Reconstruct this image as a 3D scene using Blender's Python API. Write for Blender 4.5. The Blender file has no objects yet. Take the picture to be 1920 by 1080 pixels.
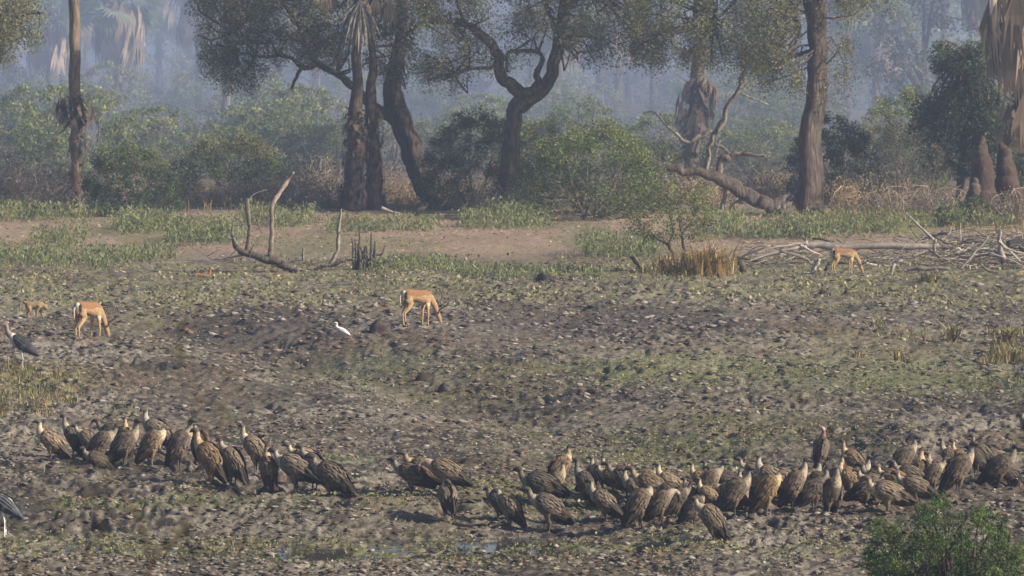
import bpy, math, random
import numpy as np
from mathutils import Vector, Matrix

# ------------------------------------------------------------------ camera, sky, sun, exposure
scene = bpy.context.scene
COL = scene.collection
F, CAMZ, HORIZON = 10666.667, 8.5, -70.0        # focal length in photo pixels, eye height, horizon row
PITCH = math.atan((540 - HORIZON) / F)
cam_d = bpy.data.cameras.new('camera'); cam = bpy.data.objects.new('camera', cam_d); COL.objects.link(cam)
cam.location = (0, 0, CAMZ); cam.rotation_euler = (math.pi / 2 - PITCH, 0, 0)
cam_d.sensor_width = 36; cam_d.lens = 200; cam_d.clip_start = 0.5; cam_d.clip_end = 6000
cam_d.dof.use_dof = True; cam_d.dof.focus_distance = 100; cam_d.dof.aperture_fstop = 6.3
scene.camera = cam

SUN_AZ, SUN_EL = math.radians(108), math.radians(30)
world = bpy.data.worlds.new('World'); scene.world = world; world.use_nodes = True
wn = world.node_tree; sky = wn.nodes.new('ShaderNodeTexSky'); sky.sky_type = 'NISHITA'; sky.sun_disc = False
sky.sun_elevation = SUN_EL; sky.sun_rotation = SUN_AZ; sky.dust_density = 2.0
wn.links.new(sky.outputs[0], wn.nodes['Background'].inputs[0]); wn.nodes['Background'].inputs[1].default_value = 0.065
sun_d = bpy.data.lights.new('sun', 'SUN'); sun = bpy.data.objects.new('sun', sun_d); COL.objects.link(sun)
sun_d.energy = 5.0; sun_d.angle = math.radians(0.6); sun_d.color = (1.0, 0.86, 0.66)
sdir = Vector((math.cos(SUN_EL) * math.sin(SUN_AZ), math.cos(SUN_EL) * math.cos(SUN_AZ), math.sin(SUN_EL)))
sun.rotation_euler = sdir.to_track_quat('Z', 'Y').to_euler()
scene.view_settings.view_transform = 'Standard'; scene.view_settings.look = 'None'
scene.view_settings.exposure = 0.66; scene.view_settings.gamma = 1.0
cy = scene.cycles
cy.use_denoising = True; cy.max_bounces = 5; cy.diffuse_bounces = 2; cy.glossy_bounces = 2
cy.transmission_bounces = 2; cy.volume_bounces = 1; cy.transparent_max_bounces = 4
cy.caustics_reflective = False; cy.caustics_refractive = False

# ------------------------------------------------------------------ noise and terrain
def _hash(ix, iy, seed):
    h = (ix.astype(np.int64) * 374761393 + iy.astype(np.int64) * 668265263 + seed * 974634617) & 0xffffffff
    h = ((h ^ (h >> 13)) * 1274126177) & 0xffffffff
    return ((h ^ (h >> 16)) & 0xffff) / 65535.0
def vnoise(x, y, seed=0):
    x = np.asarray(x, float); y = np.asarray(y, float)
    ix, iy = np.floor(x), np.floor(y); fx, fy = x - ix, y - iy
    fx = fx * fx * (3 - 2 * fx); fy = fy * fy * (3 - 2 * fy)
    a, b = _hash(ix, iy, seed), _hash(ix + 1, iy, seed)
    c, d = _hash(ix, iy + 1, seed), _hash(ix + 1, iy + 1, seed)
    return (a + (b - a) * fx) * (1 - fy) + (c + (d - c) * fx) * fy
def fbm(x, y, seed=0, o=3):
    s, a, t = 0, 1.0, 0
    for i in range(o):
        s = s + a * vnoise(x * 2.03 ** i + 17.3 * i, y * 2.03 ** i - 9.1 * i, seed + i); t += a; a *= .55
    return s / t
def sst(a, b, x):
    t = np.clip((np.asarray(x, float) - a) / (b - a), 0, 1); return t * t * (3 - 2 * t)

SWALE = [((p - 960) / F * (CAMZ * F / (q + 70)), CAMZ * F / (q + 70)) for p, q in [(300, 600), (480, 652), (700, 695), (900, 745), (1100, 800), (1300, 850), (1430, 885)]]
def swale(x, y):
    # 1 along the floor of the shallow trough that crosses the flat, 0 outside
    d = np.full(np.shape(x), 1e9)
    for (ax, ay), (bx, by) in zip(SWALE[:-1], SWALE[1:]):
        dx, dy = bx - ax, (by - ay) * .45; t = np.clip(((x - ax) * dx + (y - ay) * .45 * dy) / (dx * dx + dy * dy), 0, 1)
        d = np.minimum(d, (x - ax - t * dx) ** 2 + ((y - ay) * .45 - t * dy) ** 2)
    return np.exp(-d / 2.2)
def macro(x, y):
    x = np.asarray(x, float); y = np.asarray(y, float)
    wob = 1.4 * (fbm(x * .35, x * 0 + 3.3, 5, 2) - .5)
    yy = y + wob
    left = 1 - sst(0.4, 3.2, x)
    z = -(.16 + .24 * left) * (1 - sst(86.6, 90.8, yy)) + (.10 + .16 * left) * (1 - sst(81.5, 84.6, yy))
    z = z * sst(62, 72, y) - .34 * swale(x, y)
    z = z + np.clip(6.4 * (62 - y) / 52, 0, 6.4)
    z = z + .35 * np.exp(-(((x - 2.7) / 2.0) ** 2 + ((y - 196) / 5.0) ** 2))           # mound under the dense bush
    z = z + .25 * (fbm(x * .09, y * .05, 31, 2) - .5) * sst(92, 110, y)
    return z
def mudmask(x, y):
    return (1 - .72 * sst(146, 162, y + 5 * (fbm(x * .2, y * .08, 9, 2) - .5))) * (1 - .35 * (1 - sst(83, 86, y)))
def hgt(x, y):
    x = np.asarray(x, float); y = np.asarray(y, float)
    wx = x + .25 * (vnoise(x * 1.7, y * 1.1, 71) - .5); wy = y + .35 * (vnoise(x * 1.3, y * 1.3, 72) - .5)
    b1 = 1 - np.abs(2 * vnoise(wx * 1.5, wy * .95, 11) - 1)
    b2 = np.abs(2 * vnoise(wx * 4.6, wy * 3.0, 12) - 1)
    b3 = np.abs(2 * vnoise(wx * 9.5, wy * 6.4, 13) - 1)
    pit = sst(.66, .86, vnoise(x * 1.05, y * .75, 14)) * sst(.35, .6, vnoise(x * 2.9, y * 2.2, 15))
    rough = .25 + 1.0 * fbm(x * .35, y * .17, 41, 3) ** 1.3 * (1 - .35 * swale(x, y))
    far = sst(60, 76, y) * (1 - sst(210, 260, y))
    return macro(x, y) + far * mudmask(x, y) * rough * (.10 * b1 + .13 * (1 - b2) + .095 * (1 - b3) - .2 * pit - .14)

def ray(px, py):
    u, v = (px - 960) / F, -(py - 540) / F
    return np.array([u, math.cos(PITCH) + v * math.sin(PITCH), -math.sin(PITCH) + v * math.cos(PITCH)])
def at(px, py, Y):
    d = ray(px, py); t = Y / d[1]; return np.array([d[0] * t, Y, CAMZ + d[2] * t])
def gp(px, py):
    """ground point seen at a photo pixel"""
    d = ray(px, py); z = 0.0
    for _ in range(6):
        t = (z - CAMZ) / d[2]; x, y = d[0] * t, d[1] * t; z = float(macro(x, y))
    return x, y
def on_ground(x, y): return Vector((x, y, float(hgt(x, y))))
def ppm(Y): return F / Y

# ------------------------------------------------------------------ mesh building
class MB:
    def __init__(s): s.v, s.q, s.t, s.c, s.n = [], [], [], [], 0
    def add(s, V, Q=None, T=None, c=(1, 1, 1)):
        V = np.asarray(V, float).reshape(-1, 3); c = np.asarray(c, float)
        if c.ndim == 1: c = np.tile(c, (len(V), 1))
        if Q is not None and len(Q): s.q.append(np.asarray(Q, int).reshape(-1, 4) + s.n)
        if T is not None and len(T): s.t.append(np.asarray(T, int).reshape(-1, 3) + s.n)
        s.v.append(V); s.c.append(c); s.n += len(V); return s
    def arrays(s):
        V = np.concatenate(s.v); C = np.concatenate(s.c)
        Q = np.concatenate(s.q) if s.q else np.zeros((0, 4), int); T = np.concatenate(s.t) if s.t else np.zeros((0, 3), int)
        return V, Q, T, C
    def mesh(s, name, mat=None, smooth=False):
        return mesh_arrays(name, *s.arrays(), mat, smooth)
    def build(s, name, mat, parent=None, smooth=False):
        return link(name, s.mesh(name, mat, smooth), parent)
def mesh_arrays(name, V, Q, T, C, mat=None, smooth=False):
    me = bpy.data.meshes.new(name)
    nq, nt = len(Q), len(T)
    me.vertices.add(len(V)); me.vertices.foreach_set('co', np.ascontiguousarray(V, np.float32).ravel())
    me.loops.add(nq * 4 + nt * 3); me.polygons.add(nq + nt)
    me.loops.foreach_set('vertex_index', np.concatenate([Q.ravel(), T.ravel()]).astype(np.int32))
    ls = np.concatenate([np.arange(nq) * 4, nq * 4 + np.arange(nt) * 3]).astype(np.int32)
    me.polygons.foreach_set('loop_start', ls)
    if smooth: me.polygons.foreach_set('use_smooth', np.ones(nq + nt, bool))
    a = me.color_attributes.new('Col', 'FLOAT_COLOR', 'POINT')
    a.data.foreach_set('color', np.concatenate([C, np.ones((len(C), 1))], 1).astype(np.float32).ravel())
    me.update(calc_edges=True)
    if mat: me.materials.append(mat)
    return me
def link(name, me, parent=None, loc=None, rz=0.0, sc=None):
    o = bpy.data.objects.new(name, me); COL.objects.link(o)
    if parent: o.parent = parent
    if loc is not None: o.location = loc
    o.rotation_euler = (0, 0, rz)
    if sc is not None: o.scale = (sc, sc, sc) if np.isscalar(sc) else sc
    return o
def tag(o, label=None, cat=None, group=None, kind=None):
    if label: o['label'] = label
    if cat: o['category'] = cat
    if group: o['group'] = group
    if kind: o['kind'] = kind
    return o
def thing(name, label, cat, loc=(0, 0, 0), rz=0, group=None, sc=None):
    return tag(link(name, None, None, loc, rz, sc), label, cat, group)
def copy_tree(o, parent=None):
    c = o.copy(); COL.objects.link(c); c.parent = parent
    for ch in list(o.children): copy_tree(ch, c)
    return c
ORD = ['', 'first', 'second', 'third', 'fourth', 'fifth', 'sixth', 'seventh', 'eighth', 'ninth', 'tenth', 'eleventh', 'twelfth', 'thirteenth', 'fourteenth',
       'fifteenth', 'sixteenth', 'seventeenth', 'eighteenth', 'nineteenth', 'twentieth', 'twenty-first', 'twenty-second', 'twenty-third', 'twenty-fourth',
       'twenty-fifth', 'twenty-sixth', 'twenty-seventh', 'twenty-eighth', 'twenty-ninth', 'thirtieth']
TENS = {6: ("sixty", "sixtieth"), 7: ("seventy", "seventieth"), 8: ("eighty", "eightieth"), 9: ("ninety", "ninetieth"), 3: ('thirty', 'thirtieth'), 4: ('forty', 'fortieth'), 5: ('fifty', 'fiftieth')}
def nth(i): return ORD[i] if i < len(ORD) else TENS[i // 10][1] if i % 10 == 0 else TENS[i // 10][0] + '-' + ORD[i % 10]

def unit(v): return v / (np.linalg.norm(v, axis=-1, keepdims=True) + 1e-9)
def loft(path, radii, n=8, sy=1.0, side0=(0, 1, 0), rough=0, rng=None):
    """tube through points with a radius each (one or two half-axes); capped by closing points"""
    P = np.asarray(path, float); R = np.asarray(radii, float)
    if R.ndim == 1: R = np.stack([R * sy, R], 1)
    T = np.gradient(P, axis=0); T = unit(T); side = np.array(side0, float)
    V = []; ang = np.arange(n) / n * 2 * math.pi; prof = rng.random(n) - .5 if rough else 0
    for i in range(len(P)):
        side = side - T[i] * side.dot(T[i]); ln = np.linalg.norm(side)
        if ln < 1e-4: side = np.cross(T[i], (0.3, .2, 1.)); ln = np.linalg.norm(side)
        side = side / ln; up = np.cross(side, T[i])
        k = 1.0 if not rough else 1 + rough * (.9 * prof + .16 * (rng.random(n) - .5))[:, None]
        V.append(P[i] + k * (np.cos(ang)[:, None] * side * R[i, 0] + np.sin(ang)[:, None] * up * R[i, 1]))
    V = np.concatenate(V + [P[:1], P[-1:]]); m = len(P); Q = []; Tr = []
    for i in range(m - 1):
        for j in range(n):
            k = (j + 1) % n; Q.append((i * n + j, i * n + k, (i + 1) * n + k, (i + 1) * n + j))
    for j in range(n):
        k = (j + 1) % n; Tr.append((m * n, k, j)); Tr.append((m * n + 1, (m - 1) * n + j, (m - 1) * n + k))
    return V, Q, Tr
def smooth_path(P, R, sub=3):
    P = np.asarray(P, float); R = np.asarray(R, float); n = len(P)
    if n < 3: return P, R
    t = np.arange(n); tt = np.linspace(0, n - 1, (n - 1) * sub + 1)
    out = []
    for x in tt:
        i = min(int(x), n - 2); f = x - i
        p0, p1, p2, p3 = P[max(i - 1, 0)], P[i], P[i + 1], P[min(i + 2, n - 1)]
        out.append(.5 * ((2 * p1) + (p2 - p0) * f + (2 * p0 - 5 * p1 + 4 * p2 - p3) * f * f + (3 * p1 - p0 - 3 * p2 + p3) * f ** 3))
    return np.array(out), np.interp(tt, t, R)
def tube(mb, P, R, n=8, c=(1, 1, 1), rough=.0, rng=None, sub=3):
    P, R = smooth_path(P, R, sub)
    V, Q, T = loft(P, R, n, rough=rough, rng=rng, side0=(0.7, .7, .1))
    if rough and rng is not None:
        st = rng.uniform(.6, 1.4, n); k = np.concatenate([np.tile(st, len(P)) * rng.uniform(.75, 1.25, n * len(P)), [1, 1]]); c = np.clip(np.array(c)[None, :] * k[:, None], .01, .8)
    mb.add(V, Q, T, c)
def leaves(mb, C, A, B, L, W, col):
    """one diamond leaf for each centre C with length axis A, width axis B"""
    n = len(C); L = np.asarray(L).reshape(-1, 1); W = np.asarray(W).reshape(-1, 1)
    V = np.stack([C - A * L / 2, C + B * W / 2 + A * L * .1, C + A * L / 2, C - B * W / 2 + A * L * .1], 1).reshape(-1, 3)
    mb.add(V, np.arange(n * 4).reshape(-1, 4), None, np.repeat(col, 4, 0))
def rand_axes(rng, n, flat=0.0):
    A = rng.normal(size=(n, 3)); A[:, 2] *= (1 - flat); A = unit(A); B = rng.normal(size=(n, 3)); B = unit(B - A * (A * B).sum(1, keepdims=True)); return A, B
def vary(rng, col, n, s=.25, hue=.08):
    c = np.tile(np.asarray(col, float), (n, 1)) * (1 + s * rng.normal(size=(n, 1))) * (1 + hue * rng.normal(size=(n, 3)))
    return np.clip(c, .004, .9)
def foliage(mb, rng, centers, radii, per, size, cols, vs=(1, 1, .75), flat=.0, aspect=.5):
    centers = np.asarray(centers); radii = np.asarray(radii)
    for c, r in zip(centers, radii):
        n = max(4, int(per * rng.uniform(.6, 1.4)))
        d = rng.normal(size=(n, 3)); d = unit(d) * (rng.random((n, 1)) ** .45)
        C = c + d * r * np.array(vs); A, B = rand_axes(rng, n, flat)
        tone = cols[rng.integers(len(cols))]
        L = size * rng.uniform(.6, 1.4, n)
        leaves(mb, C, A, B, L, L * aspect, vary(rng, np.array(tone) * rng.uniform(.8, 1.2), n))

# ------------------------------------------------------------------ materials
def attr_mat(name, rough=.8, noise=None, bump=0, trans=0.0, objcol=False, spec=.25, nscale=6.0, stretch=None, sheen=0):
    m = bpy.data.materials.new(name); m.use_nodes = True; nt = m.node_tree; N, Lk = nt.nodes, nt.links
    b = N['Principled BSDF']; b.inputs['Roughness'].default_value = rough; b.inputs['Specular IOR Level'].default_value = spec
    a = N.new('ShaderNodeAttribute'); a.attribute_name = 'Col'; col = a.outputs['Color']
    if objcol:
        oi = N.new('ShaderNodeObjectInfo'); mx = N.new('ShaderNodeMix'); mx.data_type = 'RGBA'; mx.blend_type = 'MULTIPLY'; mx.inputs[0].default_value = 1
        Lk.new(col, mx.inputs[6]); Lk.new(oi.outputs['Color'], mx.inputs[7]); col = mx.outputs[2]
    if noise or bump:
        tc = N.new('ShaderNodeTexCoord'); mp = N.new('ShaderNodeMapping'); Lk.new(tc.outputs['Object'], mp.inputs[0])
        if stretch: mp.inputs['Scale'].default_value = stretch
        ns = N.new('ShaderNodeTexNoise'); ns.inputs['Scale'].default_value = nscale; ns.inputs['Detail'].default_value = 5; ns.inputs['Roughness'].default_value = .65
        Lk.new(mp.outputs[0], ns.inputs['Vector'])
        if noise:
            mr = N.new('ShaderNodeMapRange'); mr.inputs[1].default_value = .28; mr.inputs[2].default_value = .72
            mr.inputs[3].default_value = 1 - noise; mr.inputs[4].default_value = 1 + noise; Lk.new(ns.outputs['Fac'], mr.inputs[0])
            mx = N.new('ShaderNodeMix'); mx.data_type = 'RGBA'; mx.blend_type = 'MULTIPLY'; mx.inputs[0].default_value = 1
            Lk.new(col, mx.inputs[6]); Lk.new(mr.outputs[0], mx.inputs[7]); col = mx.outputs[2]
        if bump:
            bp = N.new('ShaderNodeBump'); bp.inputs['Strength'].default_value = 1; bp.inputs['Distance'].default_value = bump
            Lk.new(ns.outputs['Fac'], bp.inputs['Height']); Lk.new(bp.outputs[0], b.inputs['Normal'])
    Lk.new(col, b.inputs['Base Color'])
    if trans:
        tr = N.new('ShaderNodeBsdfTranslucent'); ms = N.new('ShaderNodeMixShader'); ms.inputs[0].default_value = trans
        Lk.new(col, tr.inputs['Color']); Lk.new(b.outputs[0], ms.inputs[1]); Lk.new(tr.outputs[0], ms.inputs[2])
        Lk.new(ms.outputs[0], N['Material Output'].inputs['Surface'])
    return m
M_GROUND = attr_mat('mud_and_soil', .9, noise=.6, bump=.03, nscale=11, spec=.15)
M_BARK = attr_mat('bark', .9, noise=.65, bump=.10, nscale=6, stretch=(2.2, 2.2, .35), spec=.1)
M_WOOD = attr_mat('dead_wood', .85, noise=.4, bump=.015, nscale=9, spec=.15)
M_LEAF = attr_mat('leaf', .6, trans=.38, spec=.3)
M_DRY = attr_mat('dry_leaf', .8, trans=.2, spec=.15)
M_FEATHER = attr_mat('feather', .75, noise=.25, nscale=40, objcol=True, spec=.2)
M_FUR = attr_mat('fur', .85, noise=.28, nscale=22, spec=.1)
M_HORN = attr_mat('horn', .45, noise=.2, nscale=40, spec=.4)
M_TERM = attr_mat('termite_earth', .95, noise=.35, bump=.08, nscale=3, spec=.05)

def volume_mat(name, density, color, aniso=0.0):
    m = bpy.data.materials.new(name); m.use_nodes = True; nt = m.node_tree
    nt.nodes.remove(nt.nodes['Principled BSDF'])
    v = nt.nodes.new('ShaderNodeVolumePrincipled'); v.inputs['Density'].default_value = density
    v.inputs['Color'].default_value = (*color, 1); v.inputs['Anisotropy'].default_value = aniso
    nt.links.new(v.outputs[0], nt.nodes['Material Output'].inputs['Volume']); return m
def box_mesh(name, a, b, mat):
    x0, y0, z0 = a; x1, y1, z1 = b
    V = [(x0, y0, z0), (x1, y0, z0), (x1, y1, z0), (x0, y1, z0), (x0, y0, z1), (x1, y0, z1), (x1, y1, z1), (x0, y1, z1)]
    return MB().add(V, [(0, 3, 2, 1), (4, 5, 6, 7), (0, 1, 5, 4), (1, 2, 6, 5), (2, 3, 7, 6), (3, 0, 4, 7)]).build(name, mat)

# ------------------------------------------------------------------ ground: one sheet to the horizon
def build_ground():
    rows_px = list(np.arange(1104, 560, -1.0)) + list(np.arange(560, 380, -1.15)) + list(np.arange(379, 200, -4))
    ys = [CAMZ * F / (p - HORIZON) for p in rows_px]
    ys = list(np.linspace(-60, 60, 25)) + list(np.linspace(64, ys[0] - .6, 16)) + ys
    ys += list(np.geomspace(ys[-1] * 1.05, 2500, 14)); ys = np.array(ys)
    fine = np.arange(-1.32, 1.3201, 4.1 / 960)
    out = np.geomspace(1.36, 60, 22); us = np.concatenate([-out[::-1], fine, out])
    sc = np.maximum(ys, 62) * (960 / F)
    X = us[None, :] * sc[:, None]; X = np.clip(X, -2400, 2400); Yg = np.repeat(ys[:, None], len(us), 1)
    jit = np.random.default_rng(4)
    Z = hgt(X, Yg); x, y = X.ravel(), Yg.ravel()
    m = lambda s, sx, sy, o=3: fbm(x * sx, y * sy, s, o)
    mud_d, mud_l = np.array([.038, .033, .029]), np.array([.20, .18, .156])
    dry = np.clip(.5 + 1.9 * (m(101, .5, .26, 3) - .5) + 2.6 * (m(102, 6.5, 4.5, 3) - .5), 0, 1)[:, None]
    c = mud_d * (1 - dry) + mud_l * dry
    brown = sst(.5, .68, m(103, .5, .22, 3))[:, None] * .6; c = c * (1 - brown) + np.array([.12, .09, .068]) * brown
    ol = sst(.42, .7, m(113, 1.1, .5, 3))[:, None] * .15; c = c * (1 - ol) + np.array([.15, .15, .09]) * ol
    sw = (swale(x, y) * sst(.3, .6, m(114, 1.2, .6, 3)))[:, None] * .7; c = c * (1 - sw) + np.array([.095, .08, .05]) * sw
    # grey green turf at the far edge of the mud
    w = (sst(134, 144, y + 9 * (m(104, .3, .12) - .5)) * (1 - sst(158, 168, y)))[:, None]
    tf = np.clip(.25 + 1.6 * (m(105, 2.2, .9) - .35), 0, 1)[:, None] * w
    c = c * (1 - tf) + np.array([.185, .175, .095]) * tf * (.75 + .5 * m(106, 3, 1.2)[:, None]) + 0
    # sandy flat below the trees
    s = (sst(160, 170, y + 10 * (m(107, .25, .1) - .5)) * (1 - sst(192, 206, y + 8 * (m(108, .3, .1) - .5))))[:, None]
    sand = np.array([.255, .195, .145]) * (.75 + .5 * m(109, .5, .2)[:, None]); c = c * (1 - s) + sand * s
    gs = s * (sst(.52, .62, m(110, .45, .13)) * .55)[:, None]; c = c * (1 - gs) + np.array([.13, .14, .06]) * gs
    f = sst(196, 212, y)[:, None]; c = c * (1 - f) + np.array([.13, .10, .068]) * f
    # green patches on the mud
    def patch(x0, y0, rx, ry, col, k, sd):
        nonlocal c
        g = np.exp(-(((x - x0) / rx) ** 2 + ((y - y0) / ry) ** 2)); g = (sst(.25, .75, g + .7 * (m(sd, 1.4, .7) - .5)) * k * .6)[:, None]
        c = c * (1 - g) + np.array(col) * g * (.7 + .6 * m(sd + 1, 5, 3)[:, None])
    green, cress = (.14, .155, .07), (.12, .115, .06)
    for (px, py, rx, ry, col, k) in [(1480, 700, 4.5, 7, green, .8), (1800, 710, 3, 6, green, .7), (1250, 690, 3, 5, green, .5), (850, 720, 2.6, 4.5, cress, .8),
            (1330, 815, 2.6, 5, cress, .85), (1230, 870, 2, 3.5, green, .6), (690, 700, 1.3, 3, (.15, .17, .10), .6), (1000, 860, 1.6, 3, cress, .5), (640, 865, .9, 1.2, (.17, .2, .11), .7),
            (300, 985, 3, .8, green, .7), (560, 1045, 4, 2.2, cress, .8), (1000, 960, 2.6, 2.5, green, .75), (900, 1040, 3.4, 1.8, green, .7), (1330, 1035, 3, 1.3, cress, .6),
            (120, 1030, 2, 1.4, green, .5), (1650, 650, 3, 6, (.2, .17, .09), .6), (60, 720, 1.6, 5, (.2, .18, .08), .8), (250, 620, 2.5, 6, (.12, .11, .06), .5), (480, 620, 2.6, 8, (.055, .046, .037), 1.1), (1100, 600, 5, 7, (.075, .065, .056), .9), (420, 740, 2, 5, (.07, .058, .045), .8)]:
        gx, gy = gp(px, py); patch(gx, gy, rx, ry, col, k, int(px) % 97 + 200)
    nr, nc = X.shape; idx = np.arange(nr * nc).reshape(nr, nc)
    Q = np.stack([idx[:-1, :-1], idx[:-1, 1:], idx[1:, 1:], idx[1:, :-1]], -1).reshape(-1, 4)
    me = mesh_arrays('ground', np.stack([x, y, Z.ravel()], 1), Q, np.zeros((0, 3), int), np.clip(c, .01, .8), M_GROUND, False)
    tag(link('ground', me), 'trampled dry mud flat with sandy ground under the trees', None, None, 'structure')
build_ground()

def build_water():
    m = bpy.data.materials.new('shallow_water'); m.use_nodes = True; b = m.node_tree.nodes['Principled BSDF']
    b.inputs['Base Color'].default_value = (.05, .05, .05, 1); b.inputs['Roughness'].default_value = .06; b.inputs['IOR'].default_value = 1.33
    ns = m.node_tree.nodes.new('ShaderNodeTexNoise'); ns.inputs['Scale'].default_value = 3; bp = m.node_tree.nodes.new('ShaderNodeBump')
    bp.inputs['Distance'].default_value = .01; m.node_tree.links.new(ns.outputs[0], bp.inputs['Height']); m.node_tree.links.new(bp.outputs[0], b.inputs['Normal'])
    xs = np.linspace(-16, 3.2, 40); V = []
    for x in xs: V += [(x, 82.6, WATER_Z), (x, 88.6, WATER_Z)]
    Q = [(2 * i, 2 * i + 2, 2 * i + 3, 2 * i + 1) for i in range(39)]
    tag(MB().add(V, Q).build('shallow_water', m), 'thin sliver of shallow water in the muddy channel', None, None, 'structure')
WATER_Z = -.352
build_water()

# ------------------------------------------------------------------ litter and low cress on the mud (stuff)
def build_litter():
    rng = np.random.default_rng(7)
    def scatter(name, n, py0, py1, px0, px1, size, cols, lift, label, cat_mask=None, upright=.35):
        py = rng.uniform(py0, py1, n); px = rng.uniform(px0, px1, n)
        y = CAMZ * F / (py - HORIZON); x = (px - 960) / F * y
        if cat_mask is not None:
            k = cat_mask(x, y) > rng.random(n); x, y = x[k], y[k]
        n = len(x); C = np.stack([x, y, hgt(x, y) + lift * rng.random(n)], 1)
        A, B = rand_axes(rng, n); A[:, 2] *= upright; B[:, 2] *= upright; A, B = unit(A), unit(B)
        L = size * rng.uniform(.5, 1.5, n)
        pick = rng.integers(0, len(cols), n); c = np.array(cols)[pick]
        c = c * (1 + .25 * rng.normal(size=(n, 1))); mb = MB(); leaves(mb, C, A, B, L, L * rng.uniform(.35, .8, n), np.clip(c, .01, .7))
        tag(mb.build(name, M_DRY), label, None, None, 'stuff')
    scatter('leaf_litter', 42000, 520, 1100, -120, 2040, .065, [(.28, .255, .215), (.23, .205, .17), (.20, .15, .105), (.15, .12, .095), (.34, .31, .27)], .02,
            'pale dry flakes and leaf litter strewn over the mud', lambda x, y: .25 + .9 * sst(.4, .65, fbm(x * .4, y * .2, 61)))
    scatter('sand_litter', 22000, 392, 530, -120, 2040, .09, [(.34, .25, .18), (.20, .145, .10), (.14, .11, .085), (.40, .32, .24), (.26, .24, .13)], .03,
            'dry leaves and twig bits scattered on the sandy flat', lambda x, y: .15 + .9 * sst(.4, .62, fbm(x * .35, y * .12, 63)))
    def cm(x, y):
        w = 0
        for (px, py, rx, ry) in [(850, 720, 2.6, 4.5), (1330, 815, 2.8, 5), (1480, 700, 4.5, 6), (1800, 715, 3, 5), (560, 1045, 5, 2), (1000, 960, 3, 2.5), (960, 1045, 5, 1.8), (250, 985, 4, .8), (1330, 1040, 3, 1.4), (120, 1040, 2.5, 1.4), (1230, 870, 2, 3), (640, 862, .9, 1)]:
            gx, gy = gp(px, py); w = w + np.exp(-(((x - gx) / rx) ** 2 + ((y - gy) / ry) ** 2))
        return np.clip(w * 1.1, 0, 1) * sst(.35, .6, fbm(x * 1.3, y * .7, 66))
    scatter('water_cress', 115000, 640, 1100, -80, 2000, .05, [(.13, .16, .06), (.17, .20, .08), (.09, .105, .04), (.24, .235, .14), (.20, .14, .07)], .06,
            'low creeping green plants in patches on the wet mud', cm, .8)
    def turf(x, y): return (sst(136, 143, y) * (1 - sst(160, 168, y))) * sst(.35, .6, fbm(x * .8, y * .35, 68))
    scatter('short_turf', 26000, 470, 600, -80, 2000, .10, [(.20, .20, .10), (.26, .24, .14), (.14, .15, .07), (.30, .27, .17)], .06,
            'sparse short turf at the far edge of the mud', turf, 1.0)
build_litter()
def build_clods():
    rng = np.random.default_rng(8); n = 46000
    py = rng.uniform(525, 1100, n); px = rng.uniform(-120, 2040, n); y = CAMZ * F / (py - HORIZON); x = (px - 960) / F * y
    k = (.25 + .9 * sst(.42, .62, fbm(x * .5, y * .25, 91))) * (1 - .6 * sst(140, 150, y)) > rng.random(n); x, y = x[k], y[k]; n = len(x)
    r = (.016 + .05 * rng.random(n) ** 3)[:, None] * (1 + .6 * sst(95, 140, y))[:, None]; c0 = np.stack([x, y, hgt(x, y) + .15 * r[:, 0]], 1)
    D = np.array([(1, 0, 0), (0, 1, 0), (-1, 0, 0), (0, -1, 0), (0, 0, .8), (0, 0, -.8)], float); ang = rng.uniform(0, 6.28, n); ca, sa = np.cos(ang), np.sin(ang); V = np.zeros((n, 6, 3))
    for i, d in enumerate(D):
        k = r[:, 0] * rng.uniform(.6, 1.4, n); V[:, i] = c0 + np.stack([(d[0] * ca - d[1] * sa) * k * 1.6, (d[0] * sa + d[1] * ca) * k * 1.3, d[2] * k * .5 + rng.normal(size=n) * .2 * r[:, 0]], 1)
    T0 = np.array([(0, 1, 4), (1, 2, 4), (2, 3, 4), (3, 0, 4), (1, 0, 5), (2, 1, 5), (3, 2, 5), (0, 3, 5)]); T = (T0[None] + np.arange(n)[:, None, None] * 6).reshape(-1, 3)
    pal = np.array([(.23, .205, .185), (.15, .13, .115), (.085, .072, .063), (.06, .052, .047), (.26, .235, .21), (.14, .10, .075)]); c = pal[rng.integers(0, 6, n)] * rng.uniform(.8, 1.2, (n, 1))
    tag(MB().add(V.reshape(-1, 3), None, T, np.repeat(c, 6, 0)).build('mud_crumbs', M_GROUND), 'crumbs of dried mud scattered over the flat', None, None, 'stuff')
build_clods()

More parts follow.
